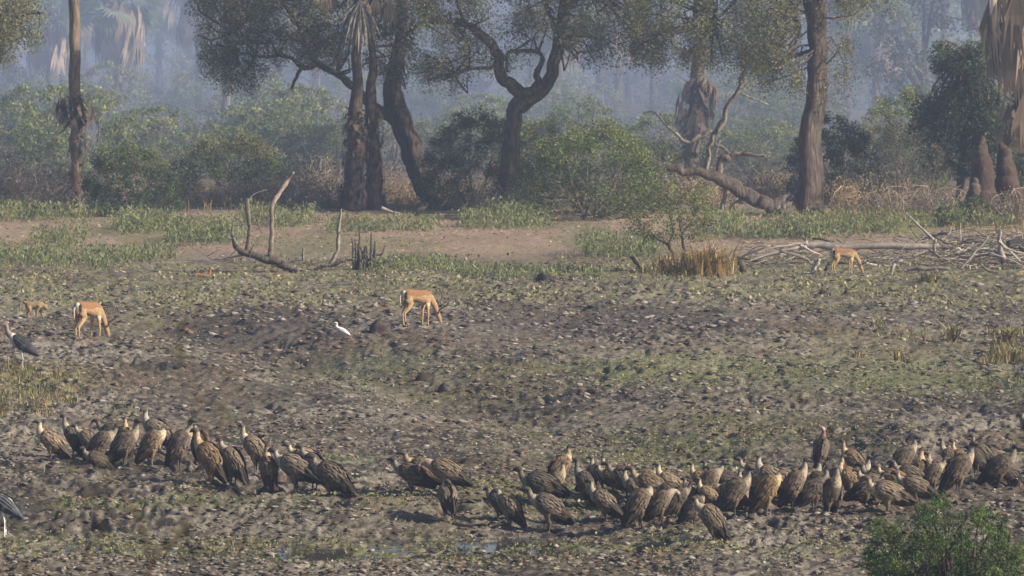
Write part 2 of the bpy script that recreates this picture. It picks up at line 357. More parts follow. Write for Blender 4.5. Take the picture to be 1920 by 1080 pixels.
# ------------------------------------------------------------------ animals: lofted figures fused into one skin
def fuse(name, parts, voxel, mat, paint=None):
    """parts: list of (V,Q,T,colour); returned as ONE continuous mesh coloured from its nearest source point"""
    mb = MB()
    for V, Q, T, c in parts: mb.add(V, Q, T, c)
    V0, Q0, T0, C0 = mb.arrays()
    tmp = link('tmp', mesh_arrays('tmp', V0, Q0, T0, C0))
    md = tmp.modifiers.new('r', 'REMESH'); md.mode = 'VOXEL'; md.voxel_size = voxel
    sm = tmp.modifiers.new('s', 'SMOOTH'); sm.factor = .5; sm.iterations = 2
    me = bpy.data.meshes.new_from_object(tmp.evaluated_get(bpy.context.evaluated_depsgraph_get()))
    bpy.data.objects.remove(tmp)
    n = len(me.vertices); co = np.zeros(n * 3, np.float32); me.vertices.foreach_get('co', co); co = co.reshape(-1, 3)
    C = np.zeros((n, 3))
    for i in range(0, n, 800):
        d = ((co[i:i + 800, None, :] - V0[None].astype(np.float32)) ** 2).sum(-1); C[i:i + 800] = C0[d.argmin(1)]
    if paint is not None: C = paint(co, C)
    for a in list(me.color_attributes): me.color_attributes.remove(a)
    at_ = me.color_attributes.new('Col', 'FLOAT_COLOR', 'POINT')
    at_.data.foreach_set('color', np.concatenate([C, np.ones((n, 1))], 1).astype(np.float32).ravel())
    me.polygons.foreach_set('use_smooth', np.ones(len(me.polygons), bool))
    me.materials.clear(); me.materials.append(mat); me.name = name
    return me

NECKS = {
 'up':   [(.035, .06), (.048, .12), (.045, .175), (.055, .213), (.09, .228), (.125, .222), (.15, .212), (.168, .188)],
 'mid':  [(.055, .03), (.09, .065), (.10, .11), (.118, .145), (.15, .158), (.188, .152), (.213, .142), (.23, .12)],
 'tuck': [(.03, .035), (.035, .06), (.04, .08), (.06, .098), (.092, .098), (.126, .084), (.148, .072), (.16, .05)],
 'down': [(.07, .04), (.13, .05), (.175, .02), (.195, -.03), (.20, -.07), (.195, -.11), (.19, -.135), (.18, -.158)],
 'back': [(.02, .06), (.02, .10), (.0, .13), (-.035, .14), (-.07, .125), (-.10, .10), (-.12, .085), (-.13, .06)]}
NECK_R = [.066, .044, .037, .041, .040, .029, .018, .007]

def feather(mb, p, d, side, nrm, L, W, col, lift=.0):
    d, side, nrm = unit(d), unit(side), unit(nrm)
    V = [p, p + d * L * .45 + side * W / 2 + nrm * lift, p + d * L * .45 - side * W / 2 + nrm * lift, p + d * L * .85 + side * W * .38 + nrm * lift, p + d * L * .85 - side * W * .38 + nrm * lift, p + d * L + nrm * lift * .6]
    c = np.array([col, col * .95, col * .95, np.array(col) * 1.10, np.array(col) * 1.10, np.array(col) * 1.25])
    mb.add(V, [(1, 3, 4, 2)], [(0, 1, 2), (3, 5, 4)], np.clip(c, .005, .9))

def bird_meshes(key, pitch, neck, yaw=0, hip=.37, seed=0, pal=None, legs=True):
    rng = np.random.default_rng(seed); p = math.radians(pitch)
    pal = dict(breast=(.125, .095, .068), thigh=(.20, .15, .10), back=(.14, .108, .08), ruff=(.36, .31, .24), neck=(.34, .305, .25), head=(.075, .066, .06), beak=(.03, .028, .027),
               covert=(.185, .15, .112), flight=(.032, .026, .022), leg=(.10, .09, .085)) | (pal or {})
    ca, sa = math.cos(p), math.sin(p)
    def bw(s, t, l=0): return np.array([s * ca - t * sa, l, hip + s * sa + t * ca])
    st = [(-.24, -.01, .035), (-.17, -.005, .085), (-.06, 0, .128), (.05, .0, .136), (.14, -.005, .120), (.20, -.01, .092)]
    P = [bw(a, b) for a, b, r in st]; R = [r for *_, r in st]
    C = [pal['back'], pal['back'], pal['breast'], pal['breast'], pal['breast'], pal['ruff']]
    S = bw(.21, .0); nk = [np.array([a, 0, b]) for a, b in NECKS[neck]]
    if yaw:
        y = math.radians(yaw); piv = nk[2]
        for i in range(3, 8):
            d = nk[i] - piv; nk[i] = piv + np.array([d[0] * math.cos(y), d[0] * math.sin(y), d[2]])
    P += [S + q for q in nk]; R += NECK_R; C += [pal['ruff'], pal['neck'], pal['neck'], pal['head'], pal['head'], pal['head'], pal['beak'], pal['beak']]
    Pp, Rr = smooth_path(P, R, 3); ci = np.clip(np.round(np.linspace(0, len(C) - 1, len(Pp))).astype(int), 0, len(C) - 1)
    V, Q, T = loft(Pp, Rr, 12, 1.0); cc = np.array(C)[ci]; cc = np.concatenate([np.repeat(cc, 12, 0), cc[:1], cc[-1:]])
    cc = np.clip(cc * (1 + .16 * rng.normal(size=(len(cc), 1))), .01, .8)
    parts = [(V, Q, T, cc)]
    for s in (-1, 1):
        k = .07 * s; f = .035 * s
        lp = [(-.03, k, hip - .02), (.03, k, hip - .10), (.015, k, hip - .19), (.0, k, max(.13, hip - .25)), (.012, k * .95, .02), (.03, k, .012)]
        parts.append((*loft(lp, [.085, .066, .036, .017, .012, .014], 8), np.concatenate([np.repeat([pal['thigh']] * 3 + [pal['leg']] * 3, 8, 0), [pal['thigh'], pal['leg']]])))
        for a in (-32, 0, 32, 180):
            a = math.radians(a); L = .075 if abs(a) < 2 else .04
            parts.append((*loft([(.012, k, .014), (.012 + L * .6 * math.cos(a), k + L * .6 * math.sin(a), .014), (.012 + L * math.cos(a), k + L * math.sin(a), .006)], [.012, .010, .006], 6), np.array(pal['leg'])))
    body = fuse(key + '_body', parts, .0125, M_FEATHER)
    wings = []
    vs = np.array([0, .12, .3, .5, .7, .88, 1.0]); hh = np.array([.045, .105, .135, .125, .085, .05, .018]); lat = np.array([.085, .135, .142, .118, .078, .045, .02])
    def surf(v, w, sgn, off=0):
        s = .235 - .66 * v; h = np.interp(v, vs, hh); l = np.interp(v, vs, lat)
        t = .025 - .055 * v + h * math.sin(w * 1.45) * .98 + (.03 if w > 0 else 0) * w
        return bw(s, t + off * math.sin(w), sgn * (l * (math.cos(w * 1.35) * .8 + .2) + off))
    for sgn in (-1, 1):
        mb = MB(); nv, nw = 9, 7; G = [surf(v, w, sgn) for v in np.linspace(0, 1, nv) for w in np.linspace(-1, 1, nw)]
        Q = [(i * nw + j, i * nw + j + 1, (i + 1) * nw + j + 1, (i + 1) * nw + j) for i in range(nv - 1) for j in range(nw - 1)]
        cs = [np.array(pal['covert']) * .7 if (v < .45 + .15 * w) else np.array(pal['flight']) for v in np.linspace(0, 1, nv) for w in np.linspace(-1, 1, nw)]
        mb.add(G, Q, None, np.array(cs))
        ax = bw(-1, -.06) - bw(0, 0)
        mf = MB()
        for v in np.linspace(.64, .40, 5):                       # flight feathers, long and dark
            for w in np.linspace(-.95, .55, 7):
                q = surf(v, w, sgn, .004); nr = q - bw(.235 - .66 * v, 0); tt = unit(surf(min(v + .1, 1), w * .9, sgn, .006) - q)
                feather(mf, q, tt + .05 * rng.normal(size=3), np.cross(tt, nr), nr, rng.uniform(.19, .27), .034, np.array(pal['flight']) * rng.uniform(.7, 1.9), .004)
        for v in np.linspace(.46, .02, 11):                      # coverts
            for w in np.linspace(-.85, .95, 10):
                w = w + rng.uniform(-.06, .06)
                q = surf(v, w, sgn, .010); nr = q - bw(.235 - .66 * v, 0); tt = unit(surf(min(v + .1, 1), w * .92, sgn, .010) - q)
                feather(mb, q, tt + .08 * rng.normal(size=3), np.cross(tt, nr), nr, .05 + .13 * v + rng.uniform(0, .02), .030 + .02 * v, np.array(pal['covert']) * rng.uniform(.6, 1.22) * (1 - .5 * max(0, v - .3)), .007)
        wings.append((mb.mesh(key + '_wing', M_FEATHER), mf.mesh(key + '_flight_feathers', M_FEATHER)))
    mb = MB()
    for k in range(9):
        a = (k - 4) / 4; q = bw(-.17, .02, .03 * a); d = bw(-1, -.12 + .05 * abs(a), .22 * a) - bw(0, 0)
        feather(mb, q, d, np.array([0, 1., 0]), bw(0, 1) - bw(0, 0), .27, .055, np.array(pal['flight']) * rng.uniform(.8, 1.5), .004 * (k % 2))
    tail = mb.mesh(key + '_tail', M_FEATHER)
    return body, wings, tail

VARIANTS = {'A': (38, 'up', 0, .37), 'B': (38, 'up', 65, .37), 'C': (24, 'mid', 0, .35), 'D': (50, 'tuck', 15, .40), 'E': (30, 'down', 0, .37),
            'F': (36, 'back', 40, .37), 'G': (54, 'up', -12, .41), 'H': (50, 'mid', -20, .40), 'I': (40, 'up', -70, .37), 'J': (30, 'mid', 25, .27), 'K': (46, 'down', 20, .39), 'L': (20, 'mid', -10, .33)}
BIRDS = {k: bird_meshes('vulture_' + k, a, b, c, d, i + 3) for i, (k, (a, b, c, d)) in enumerate(VARIANTS.items())}
BIRDS2 = {k: bird_meshes('vulture_' + k + '2', a + [7, -6][i % 2], b, c + [-38, 30, 0][i % 3], d + [.02, -.03][i % 2], i + 43, dict(covert=(.15, .125, .10), neck=(.22, .2, .17), breast=(.15, .12, .09))) for i, (k, (a, b, c, d)) in enumerate(VARIANTS.items())}
TONES = {'l': (1.4, 1.33, 1.2), 'm': (.92, .9, .88), 'd': (.6, .59, .62), 'g': (1.0, 1.03, 1.08), 't': (1.2, 1.06, .85)}
POSE = {'A': 'neck raised', 'B': 'neck raised and head turned', 'C': 'body level and neck forward', 'D': 'head sunk into its shoulders', 'E': 'head bowed down',
        'F': 'head turned back to preen', 'G': 'body upright and neck raised', 'H': 'body upright and neck bent', 'I': 'neck raised, looking aside', 'J': 'body crouched low', 'K': 'neck hanging down', 'L': 'body stretched level'}
TONEW = {'l': 'buff', 'm': 'brown', 'd': 'dark', 'g': 'greyish', 't': 'tawny'}
def facing(yaw):
    y = yaw % 360
    return 'right' if y < 50 or y > 310 else 'away' if y < 130 else 'left' if y < 230 else 'the viewer'
def put_bird(meshes, name, px, py, yaw, tone, sc, label, cat, group):
    b, w, t = meshes; x, y = gp(px, py)
    o = link(name, b, None, on_ground(x, y) - Vector((0, 0, .02)), math.radians(yaw), sc); tag(o, label, cat, group)
    rr = random.Random(int(px * 7 + py)); o.scale = (sc * rr.uniform(.94, 1.06), sc * rr.uniform(.92, 1.1), sc * rr.uniform(.94, 1.06)); o.rotation_euler = (rr.uniform(-.05, .05), rr.uniform(-.07, .07), math.radians(yaw))
    col = (*tone, 1); o.color = col
    for me in w:
        me, ff = me if isinstance(me, tuple) else (me, None)
        wg = link('wing', me, o); wg.color = col
        if ff: link('flight_feathers', ff, wg).color = col
    link('tail', t, o).color = col
    return o
FLOCK = {
 'left flock': [(95, 868, 182, 'A', 'l', .98), (138, 862, 190, 'G', 'm', .85), (168, 864, 175, 'H', 'm', .82), (182, 888, 195, 'J', 'd', .8), (190, 874, 5, 'H', 'm', .95),
    (214, 860, 172, 'C', 'd', .92), (240, 862, 95, 'G', 't', .88), (232, 881, 8, 'A', 'm', 1.0), (296, 858, 172, 'B', 'g', 1.05), (284, 885, 5, 'D', 'l', 1.0), (334, 883, 12, 'G', 'm', 1.02),
    (374, 874, 120, 'D', 'd', 1.05), (398, 914, 158, 'G', 't', 1.13), (438, 914, 160, 'H', 'm', 1.0), (480, 888, 172, 'A', 'l', .98), (504, 926, 105, 'I', 't', 1.03), (556, 928, 166, 'C', 'g', 1.12),
    (578, 900, 172, 'C', 'l', 1.0), (590, 928, 160, 'H', 'm', 1.0), (622, 934, 165, 'J', 'd', 1.12)],
 'middle group': [(772, 947, 178, 'C', 'd', .95), (797, 957, 178, 'C', 't', 1.08), (838, 943, 178, 'E', 'm', 1.1), (842, 1001, 100, 'F', 'm', .92)],
 'waterside group': [(934, 1000, 175, 'D', 'd', .8), (956, 1005, 160, 'D', 'm', .95), (1030, 1005, 180, 'C', 'm', 1.1), (1016, 988, 178, 'L', 'd', 1.1), (1036, 985, 30, 'A', 'm', .9), (1048, 960, 40, 'A', 't', .95)],
 'right front row': [(1098, 984, 175, 'G', 'd', .9), (1136, 991, 180, 'A', 'm', .95), (1200, 997, 5, 'D', 'm', 1.05), (1238, 993, 12, 'K', 'm', .95), (1264, 980, 25, 'H', 'd', .9), (1298, 993, 12, 'D', 'd', .85), (1330, 962, 8, 'H', 'm', .95),
    (1338, 1021, 178, 'H', 'm', 1.02), (1376, 977, 2, 'A', 'm', 1.08), (1436, 977, 2, 'D', 't', 1.06), (1486, 968, 2, 'G', 'm', 1.02), (1526, 955, 15, 'A', 'd', 1.0), (1562, 972, 292, 'G', 'm', .98), (1592, 935, 200, 'F', 't', .9),
    (1622, 955, 2, 'C', 'd', .95), (1664, 970, 182, 'L', 'l', 1.15), (1720, 954, 180, 'C', 'm', 1.05), (1796, 931, 5, 'A', 'm', 1.1)],
 'right back row': [(1130, 952, 178, 'A', 'm', .82), (1206, 948, 5, 'C', 'g', .85), (1316, 946, 176, 'A', 't', .78), (1372, 962, 178, 'C', 'm', .88), (1428, 940, 8, 'A', 'l', .82), (1496, 945, 175, 'H', 'm', .85), (1540, 946, 185, 'C', 'd', .9), (1612, 925, 5, 'A', 'g', .82), (1680, 935, 178, 'L', 't', .95), (1750, 925, 10, 'H', 'm', .85), (1845, 890, 175, 'A', 'm', .8), (1112, 968, 10, 'B', 'm', .9), (1154, 960, 172, 'J', 'm', .95), (1192, 966, 182, 'A', 'm', .92), (1222, 968, 178, 'C', 't', 1.1), (1254, 952, 182, 'A', 'l', .82), (1262, 972, 172, 'E', 'd', 1.0), (1298, 962, 178, 'G', 'g', .8),
    (1328, 965, 182, 'A', 'l', .75), (1364, 940, 182, 'C', 'd', .9), (1352, 952, 178, 'J', 'm', .95), (1386, 955, 95, 'G', 'l', .9), (1414, 925, 180, 'C', 'm', .95), (1446, 948, 176, 'B', 'g', 1.05), (1512, 932, 10, 'A', 'm', .88),
    (1603, 903, 168, 'A', 't', .9), (1642, 945, 178, 'J', 'm', 1.0), (1652, 930, 176, 'C', 'd', 1.08), (1693, 903, 12, 'A', 'm', .95), (1732, 916, 98, 'I', 't', 1.02), (1766, 908, 182, 'A', 'm', .85), (1782, 896, 178, 'G', 'm', .78), (1800, 896, 172, 'G', 't', .78),
    (1830, 903, 200, 'D', 'd', .8), (1870, 911, 3, 'I', 'd', 1.08), (1893, 908, 172, 'J', 'd', .8), (1934, 850, 182, 'D', 'd', 1.0), (1176, 950, 175, 'C', 'm', .95), (1282, 948, 170, 'J', 't', .95), (1340, 935, 185, 'A', 'm', .8), (1470, 940, 178, 'C', 'm', 1.0), (1565, 935, 15, 'G', 'm', .85), (1712, 930, 175, 'C', 'm', .95)]}
for gname, birds in FLOCK.items():
    for i, (px, py, yaw, var, tone, sc) in enumerate(sorted(birds)):
        lab = f'{TONEW[tone]} vulture facing {facing(yaw)}, {POSE[var]}, {nth(i + 1)} from left, {gname}'
        put_bird((BIRDS if (px + i) % 5 < 3 else BIRDS2)[var], 'vulture', px, py, yaw + random.Random(px).uniform(-6, 6), TONES[tone], sc * (.97 if px > 1080 else 1.02), lab, 'vulture', 'vultures standing on the mud')
lap = bird_meshes('lappet_vulture', 50, 'up', 55, .37, 77, dict(head=(.56, .33, .33), neck=(.24, .12, .11), ruff=(.10, .075, .062), covert=(.125, .095, .075), breast=(.10, .075, .06), thigh=(.17, .12, .09), beak=(.25, .2, .16)))
put_bird(lap, 'vulture', 1538, 884, 75, (1, 1, 1), .96, 'large dark vulture with a bare pink head standing behind the flock', 'vulture', None)

# marabou storks, egret: same scheme, long legs
def wader(key, hip, body_len, neck, pal, seed, neckr, legr=.014, wing=True):
    rng = np.random.default_rng(seed); L = body_len
    p = math.radians(38); ca, sa = math.cos(p), math.sin(p)
    bw = lambda s, t, l=0: np.array([(s * ca - t * sa) * L, l * L, hip + (s * sa + t * ca) * L])
    P = [bw(-.55, -.03), bw(-.38, -.01), bw(-.1, 0), bw(.2, 0), bw(.4, .02)]; R = [.03 * L, .13 * L, .235 * L, .22 * L, .14 * L]; C = [pal['wing'], pal['belly'], pal['belly'], pal['belly'], pal['ruff']]
    S = P[-1]; P += [S + np.array([a, 0, b]) * L for a, b in neck]; R += [r * L for r in neckr]; C += [pal['neck']] * (len(neck) - 5) + [pal['head']] * 2 + [pal['beak']] * 3
    Pp, Rr = smooth_path(P, R, 3); ci = np.clip(np.round(np.linspace(0, len(C) - 1, len(Pp))).astype(int), 0, len(C) - 1)
    V, Q, T = loft(Pp, Rr, 12); cc = np.array(C)[ci]; parts = [(V, Q, T, np.concatenate([np.repeat(cc, 12, 0), cc[:1], cc[-1:]]))]
    for s in (-1, 1):
        k = .1 * L * s
        parts.append((*loft([(0, k, hip - .02), (.03 * L, k, hip * .72), (.0, k, hip * .5), (.02, k, .02), (.08, k, .008)], [.09 * L, .03 * L, legr, legr, legr * .8], 8), np.array(pal['leg'])))
    body = fuse(key + '_body', parts, .02 * L, M_FEATHER); wings = []
    vs = np.array([0, .12, .3, .5, .7, .88, 1.0]); hh = np.array([.06, .17, .235, .22, .15, .09, .03]); lat = np.array([.12, .225, .25, .215, .14, .08, .03])
    def surf(v, w, g, off=0):
        s = .42 - 1.15 * v; h = np.interp(v, vs, hh); l = np.interp(v, vs, lat); return bw(s, .05 - .08 * v + h * math.sin(w * 1.4), g * (l * (math.cos(w * 1.35) * .8 + .2) + off))
    for g in (-1, 1):
        mb = MB(); nv, nw = 9, 7
        mb.add([surf(v, w, g) for v in np.linspace(0, 1, nv) for w in np.linspace(-1, 1, nw)], [(i * nw + j, i * nw + j + 1, (i + 1) * nw + j + 1, (i + 1) * nw + j) for i in range(nv - 1) for j in range(nw - 1)], None, pal['wing'])
        for v in np.linspace(.7, .05, 9):
            for w in np.linspace(-.9, .9, 7):
                q = surf(v, w, g, .012 * L); nr = q - bw(.42 - 1.15 * v, 0); tt = unit(surf(min(v + .1, 1), w * .92, g, .012 * L) - q)
                feather(mb, q, tt, np.cross(tt, nr), nr, (.12 + .2 * v) * L, .06 * L, np.array(pal['wing']) * rng.uniform(.7, 1.4), .008 * L)
        wings.append(mb.mesh(key + '_wing', M_FEATHER))
    mb = MB()
    for k in range(7):
        a = (k - 3) / 3; q = bw(-.45, 0, .05 * a); feather(mb, q, bw(-1, -.1, .2 * a) - bw(0, 0), np.array([0, 1., 0]), bw(0, 1) - bw(0, 0), .3 * L, .08 * L, np.array(pal['wing']), .004)
    return body, wings, mb.mesh(key + '_tail', M_FEATHER)
MAR = dict(wing=(.045, .046, .055), belly=(.42, .40, .38), ruff=(.55, .5, .46), neck=(.27, .2, .17), head=(.22, .16, .135), beak=(.26, .22, .17), leg=(.55, .54, .52))
mar_neck = [(.10, .10), (.15, .22), (.16, .34), (.19, .42), (.28, .44), (.37, .38), (.47, .27), (.57, .13)]
mar = wader('marabou', .62, .62, mar_neck, MAR, 5, [.11, .075, .07, .078, .075, .055, .035, .01])
put_bird(mar, 'stork', 44, 700, 188, (1, 1, 1), .98, 'black-backed marabou stork with pinkish neck standing behind the tall grass', 'stork', 'marabou storks')
put_bird(mar, 'stork', 12, 1017, 176, (1.7, 1.75, 1.8), .86, 'grey marabou stork with white belly wading, cut by the left edge', 'stork', 'marabou storks')
WH = dict(wing=(.78, .78, .76), belly=(.78, .78, .76), ruff=(.78, .78, .76), neck=(.78, .77, .74), head=(.76, .74, .68), beak=(.55, .38, .08), leg=(.12, .11, .07))
egr = wader('egret', .20, .30, [(.10, .12), (.13, .28), (.08, .42), (.14, .52), (.22, .53), (.30, .50), (.38, .47), (.46, .44)], WH, 6, [.10, .07, .06, .07, .07, .045, .03, .01], .008)
put_bird(egr, 'egret', 642, 641, 178, (1, 1, 1), .95, 'small white egret standing alone on the dark mud', 'egret', None).scale = (1.05, .95, .74)

# impala
def impala_mesh(key, grazing=True, lying=False, rng_seed=1, spread=0.0):
    B = lambda n, c: np.array(c)
    red, tan, white, black = (.225, .125, .066), (.33, .228, .128), (.62, .55, .45), (.03, .025, .02)
    parts = []; lz = -.42 if lying else 0
    torso = [(-.46, 0, .76), (-.42, 0, .765), (-.30, 0, .775), (-.08, 0, .762), (.14, 0, .725), (.30, 0, .725), (.38, 0, .735)]
    tr = [(.05, .06), (.105, .125), (.138, .165), (.125, .142), (.128, .175), (.112, .165), (.075, .11)]
    P, _ = smooth_path(torso, [1] * 7, 3); R = np.array([np.interp(np.linspace(0, 6, len(P)), range(7), [r[k] for r in tr]) for k in (0, 1)]).T
    parts.append((*loft(P + np.array([0, 0, lz]), R, 14), np.array(tan)))
    if grazing: neck = [(.30, 0, .76), (.42, 0, .66), (.53, 0, .50), (.60, 0, .34), (.62, 0, .27), (.66, 0, .19), (.70, 0, .10), (.715, 0, .06)]
    else: neck = [(.30, 0, .76 + lz), (.38, 0, .88 + lz), (.42, 0, 1.02 + lz), (.43, 0, 1.12 + lz), (.46, 0, 1.16 + lz), (.53, 0, 1.14 + lz), (.60, 0, 1.09 + lz), (.63, 0, 1.06 + lz)]
    parts.append((*loft(neck, [(.085, .12), (.062, .095), (.052, .075), (.05, .062), (.056, .066), (.048, .058), (.032, .04), (.02, .025)], 12), np.array(tan)))
    k = np.array(neck[4]); up = unit(np.array(neck[4]) - np.array(neck[6]))
    for s in (-1, 1):
        e = k + up * .03; parts.append((*loft([e + np.array([0, s * .04, 0]), e + up * .04 + np.array([.0, s * .10, .02]), e + up * .07 + np.array([-.01, s * .16, .02])], [(.018, .03), (.016, .034), (.006, .008)], 8), np.array(tan)))
    if not lying:
        for s in (-1, 1):
            o = spread * s
            hind = [(-.33, s * .075, .70), (-.27, s * .10, .56), (-.30 + o, s * .10, .45), (-.40 + o, s * .09, .34), (-.385 + o, s * .088, .20), (-.37 + o, s * .088, .085), (-.355 + o, s * .088, .03), (-.345 + o, s * .088, .0)]
            parts.append((*loft(hind, [(.085, .14), (.065, .095), (.042, .055), (.026, .034), (.018, .021), (.02, .022), (.02, .024), (.022, .028)], 10), np.array(tan)))
            o = -.8 * spread * s
            fore = [(.27, s * .075, .64), (.25 + o * .3, s * .09, .52), (.245 + o * .6, s * .088, .40), (.25 + o, s * .085, .27), (.245 + o, s * .085, .17), (.24 + o, s * .085, .08), (.25 + o, s * .085, .03), (.26 + o, s * .085, .0)]
            parts.append((*loft(fore, [(.05, .095), (.045, .065), (.03, .036), (.025, .028), (.016, .018), (.019, .021), (.019, .022), (.021, .026)], 10), np.array(tan)))
    else:
        for s in (-1, 1):
            parts.append((*loft([(-.30, s * .1, .26), (-.12, s * .16, .16), (-.28, s * .18, .06), (-.1, s * .18, .03)], [.12, .06, .03, .02], 8), np.array(tan)))
            parts.append((*loft([(.28, s * .08, .24), (.38, s * .12, .08), (.2, s * .13, .03)], [.08, .04, .02], 8), np.array(tan)))
    def paint(co, C):
        x, y, z = co[:, 0], co[:, 1], co[:, 2] - lz
        c = np.tile(np.array(tan), (len(co), 1)); nz = fbm(x * 9, z * 9, 3, 2) * .05
        back = sst(.755, .80, z + nz - .02 * np.abs(x))[:, None] * (x < .45)[:, None]; c = c * (1 - back) + np.array(red) * back
        bel = (sst(.62, .575, z + nz) * (np.abs(y) < .14) * (x > -.22) * (x < .3))[:, None] * .9 * (z > .48)[:, None]; c = c * (1 - bel) + np.array(white) * bel
        rump = ((x < -.385) & (z > .50) & (np.abs(y) < .10))[:, None]; c = np.where(rump, np.array(white), c)
        st = ((x < -.36) & (z > .5) & (np.abs(np.abs(y) - .10) < .018))[:, None] | ((x < -.40) & (np.abs(y) < .016) & (z > .55))[:, None]; c = np.where(st, np.array(black), c)
        leg = ((z < .55) & (x < .4))[:, None] * .5; c = c * (1 - leg) + np.array([.5, .34, .19]) * leg
        c = np.where(((z < .035) | ((x < -.3) & (z < .14) & (z > .07) & (x < -.375)))[:, None] & (x < .45)[:, None], np.array(black), c)
        return c
    me = fuse(key, parts, .013, M_FUR, paint); return me, np.array(neck[4]), up
def impala(px, py, yaw, label, horns=1.0, grazing=True, lying=False, sc=1.0, spread=.04, key='impala'):
    me, k, up = impala_mesh(key, grazing, lying, spread=spread); x, y = gp(px, py)
    o = link('impala', me, None, on_ground(x, y) - Vector((0, 0, .01)), math.radians(yaw), sc); tag(o, label, 'impala', 'impalas')
    if lying: o.location.z -= .17
    if horns:
        for s in (-1, 1):
            b = k + up * .05 + np.array([0, s * .025, 0]); w = np.array([.12, 0, .99]) if grazing else np.array([0, 0, 1.])
            q = np.array([1.1, 0, .0]) if grazing else np.array([-.6, 0, 0])
            pts = [b, b + w * .09 * horns + q * .03 + np.array([0, s * .05, 0]), b + w * .17 * horns + q * .10 + np.array([0, s * .13, 0]), b + w * .26 * horns + q * .17 + np.array([0, s * .17, 0]), b + w * .38 * horns + q * .19 + np.array([0, s * .13, 0]), b + w * .48 * horns + q * .14 + np.array([0, s * .10, 0])]
            mb = MB(); tube(mb, pts, [.02, .019, .017, .014, .010, .004], 8, (.035, .03, .027)); mb.build('horn', M_HORN, o, True)
    if not lying:
        mb = MB(); tube(mb, [(-.45, 0, .80), (-.50, 0, .74), (-.505, 0, .62), (-.49, 0, .52)], [.022, .024, .022, .008], 7, (.5, .42, .33)); mb.build('tail', M_FUR, o, True)
    return o
impala(166, 634, 54, 'horned impala ram grazing on the left, white rump towards the viewer', spread=.05, key='impala_body')
impala(782, 617, 36, 'horned impala ram grazing in the middle of the mud flat', sc=.95, spread=.03, key='impala_body_b')
impala(1582, 516, 20, 'pale impala grazing beside the driftwood pile on the right', .55, sc=.80, spread=.0, key='impala_body_c')
impala(378, 519, 10, 'impala lying down in the grass left of the fallen branch, only head showing', 0, False, True, .55, key='impala_body_d')

def baboon():
    P = [(-.26, 0, .36), (-.2, 0, .37), (0, 0, .36), (.16, 0, .37), (.24, 0, .36), (.31, 0, .33), (.36, 0, .28), (.40, 0, .24)]
    c = (.26, .19, .105); parts = [(*loft(P, [.04, .10, .11, .12, .09, .075, .06, .03], 10, .8), np.array(c))]
    for s in (-1, 1):
        parts.append((*loft([(-.18, s * .07, .34), (-.12, s * .09, .22), (-.2, s * .09, .10), (-.16, s * .09, .015), (-.10, s * .09, .012)], [.085, .055, .035, .025, .02], 8), np.array(c)))
        parts.append((*loft([(.16, s * .07, .36), (.13 + .06 * s, s * .08, .20), (.15 + .08 * s, s * .08, .10), (.16 + .1 * s, s * .08, .012), (.21 + .1 * s, s * .08, .01)], [.075, .05, .035, .025, .02], 8), np.array(c)))
    parts.append((*loft([(-.22, 0, .40), (-.30, 0, .50), (-.38, 0, .47), (-.41, 0, .34), (-.42, 0, .16)], [.03, .024, .02, .018, .014], 8), np.array(c)))
    x, y = gp(64, 600); o = link('baboon', fuse('monkey_body', parts, .014, M_FUR), None, on_ground(x, y), math.radians(8), .82)
    tag(o, 'small yellowish baboon walking on all fours at far left', 'baboon')
baboon()

# ------------------------------------------------------------------ trees, palms, bushes
def part(mb, name, mat, root, smooth=False):
    """mesh drawn in world coordinates becomes a child of its thing"""
    b = np.array(root.location); mb.v = [v - b for v in mb.v]
    return mb.build(name, mat, root, smooth)
BARK, BARK_L, BOOT = (.118, .096, .079), (.20, .155, .115), (.085, .066, .052)
def limb(mb, Y0, pts, c=BARK, n=10, rng=None, rough=.18):
    P = [at(p[0], p[1], Y0 + (p[3] if len(p) > 3 else 0)) for p in pts]; R = [p[2] * .9 / ppm(Y0) for p in pts]
    g = rng or np.random.default_rng(int(abs(pts[0][0])) + 5)
    P2, R2 = smooth_path(P, R, 3); P2[1:] += g.normal(size=(len(P2) - 1, 3)) * np.minimum(R2[1:, None] * .25, .03); R2 = R2 * np.where(R2 > .15, g.uniform(.96, 1.04, len(R2)), g.uniform(.82, 1.15, len(R2)))
    tube(mb, P2, R2, n, c, rough, g, 2); return P, R
def twigs_from(mb, rng, P, n, L, r, c=BARK, droop=-.2):
    ends = []
    for _ in range(n):
        i = rng.integers(len(P)); p = np.array(P[i]); d = unit(rng.normal(size=3) + np.array([0, 0, .2])); q = p + d * L * rng.uniform(.5, 1.2)
        e = q + unit(d + np.array([0, 0, droop]) + .5 * rng.normal(size=3)) * L * rng.uniform(.4, .9)
        tube(mb, [p, q, e], [r, r * .6, r * .2], 5, c, 0, None, 2); ends += [q, e]
    return ends
FAI = [(.20, .215, .11), (.15, .165, .085), (.25, .25, .13), (.11, .125, .068), (.22, .20, .11)]
def canopy_boxes(rng, Y0, boxes):
    C, R = [], []
    for (x0, x1, y0, y1, n, dy) in boxes:
        for _ in range(int(n * 2.15)):
            C.append(at(rng.uniform(x0, x1), rng.uniform(y0, y1), Y0 + rng.uniform(-dy, dy))); R.append(rng.uniform(.28, .62))
    return C, R

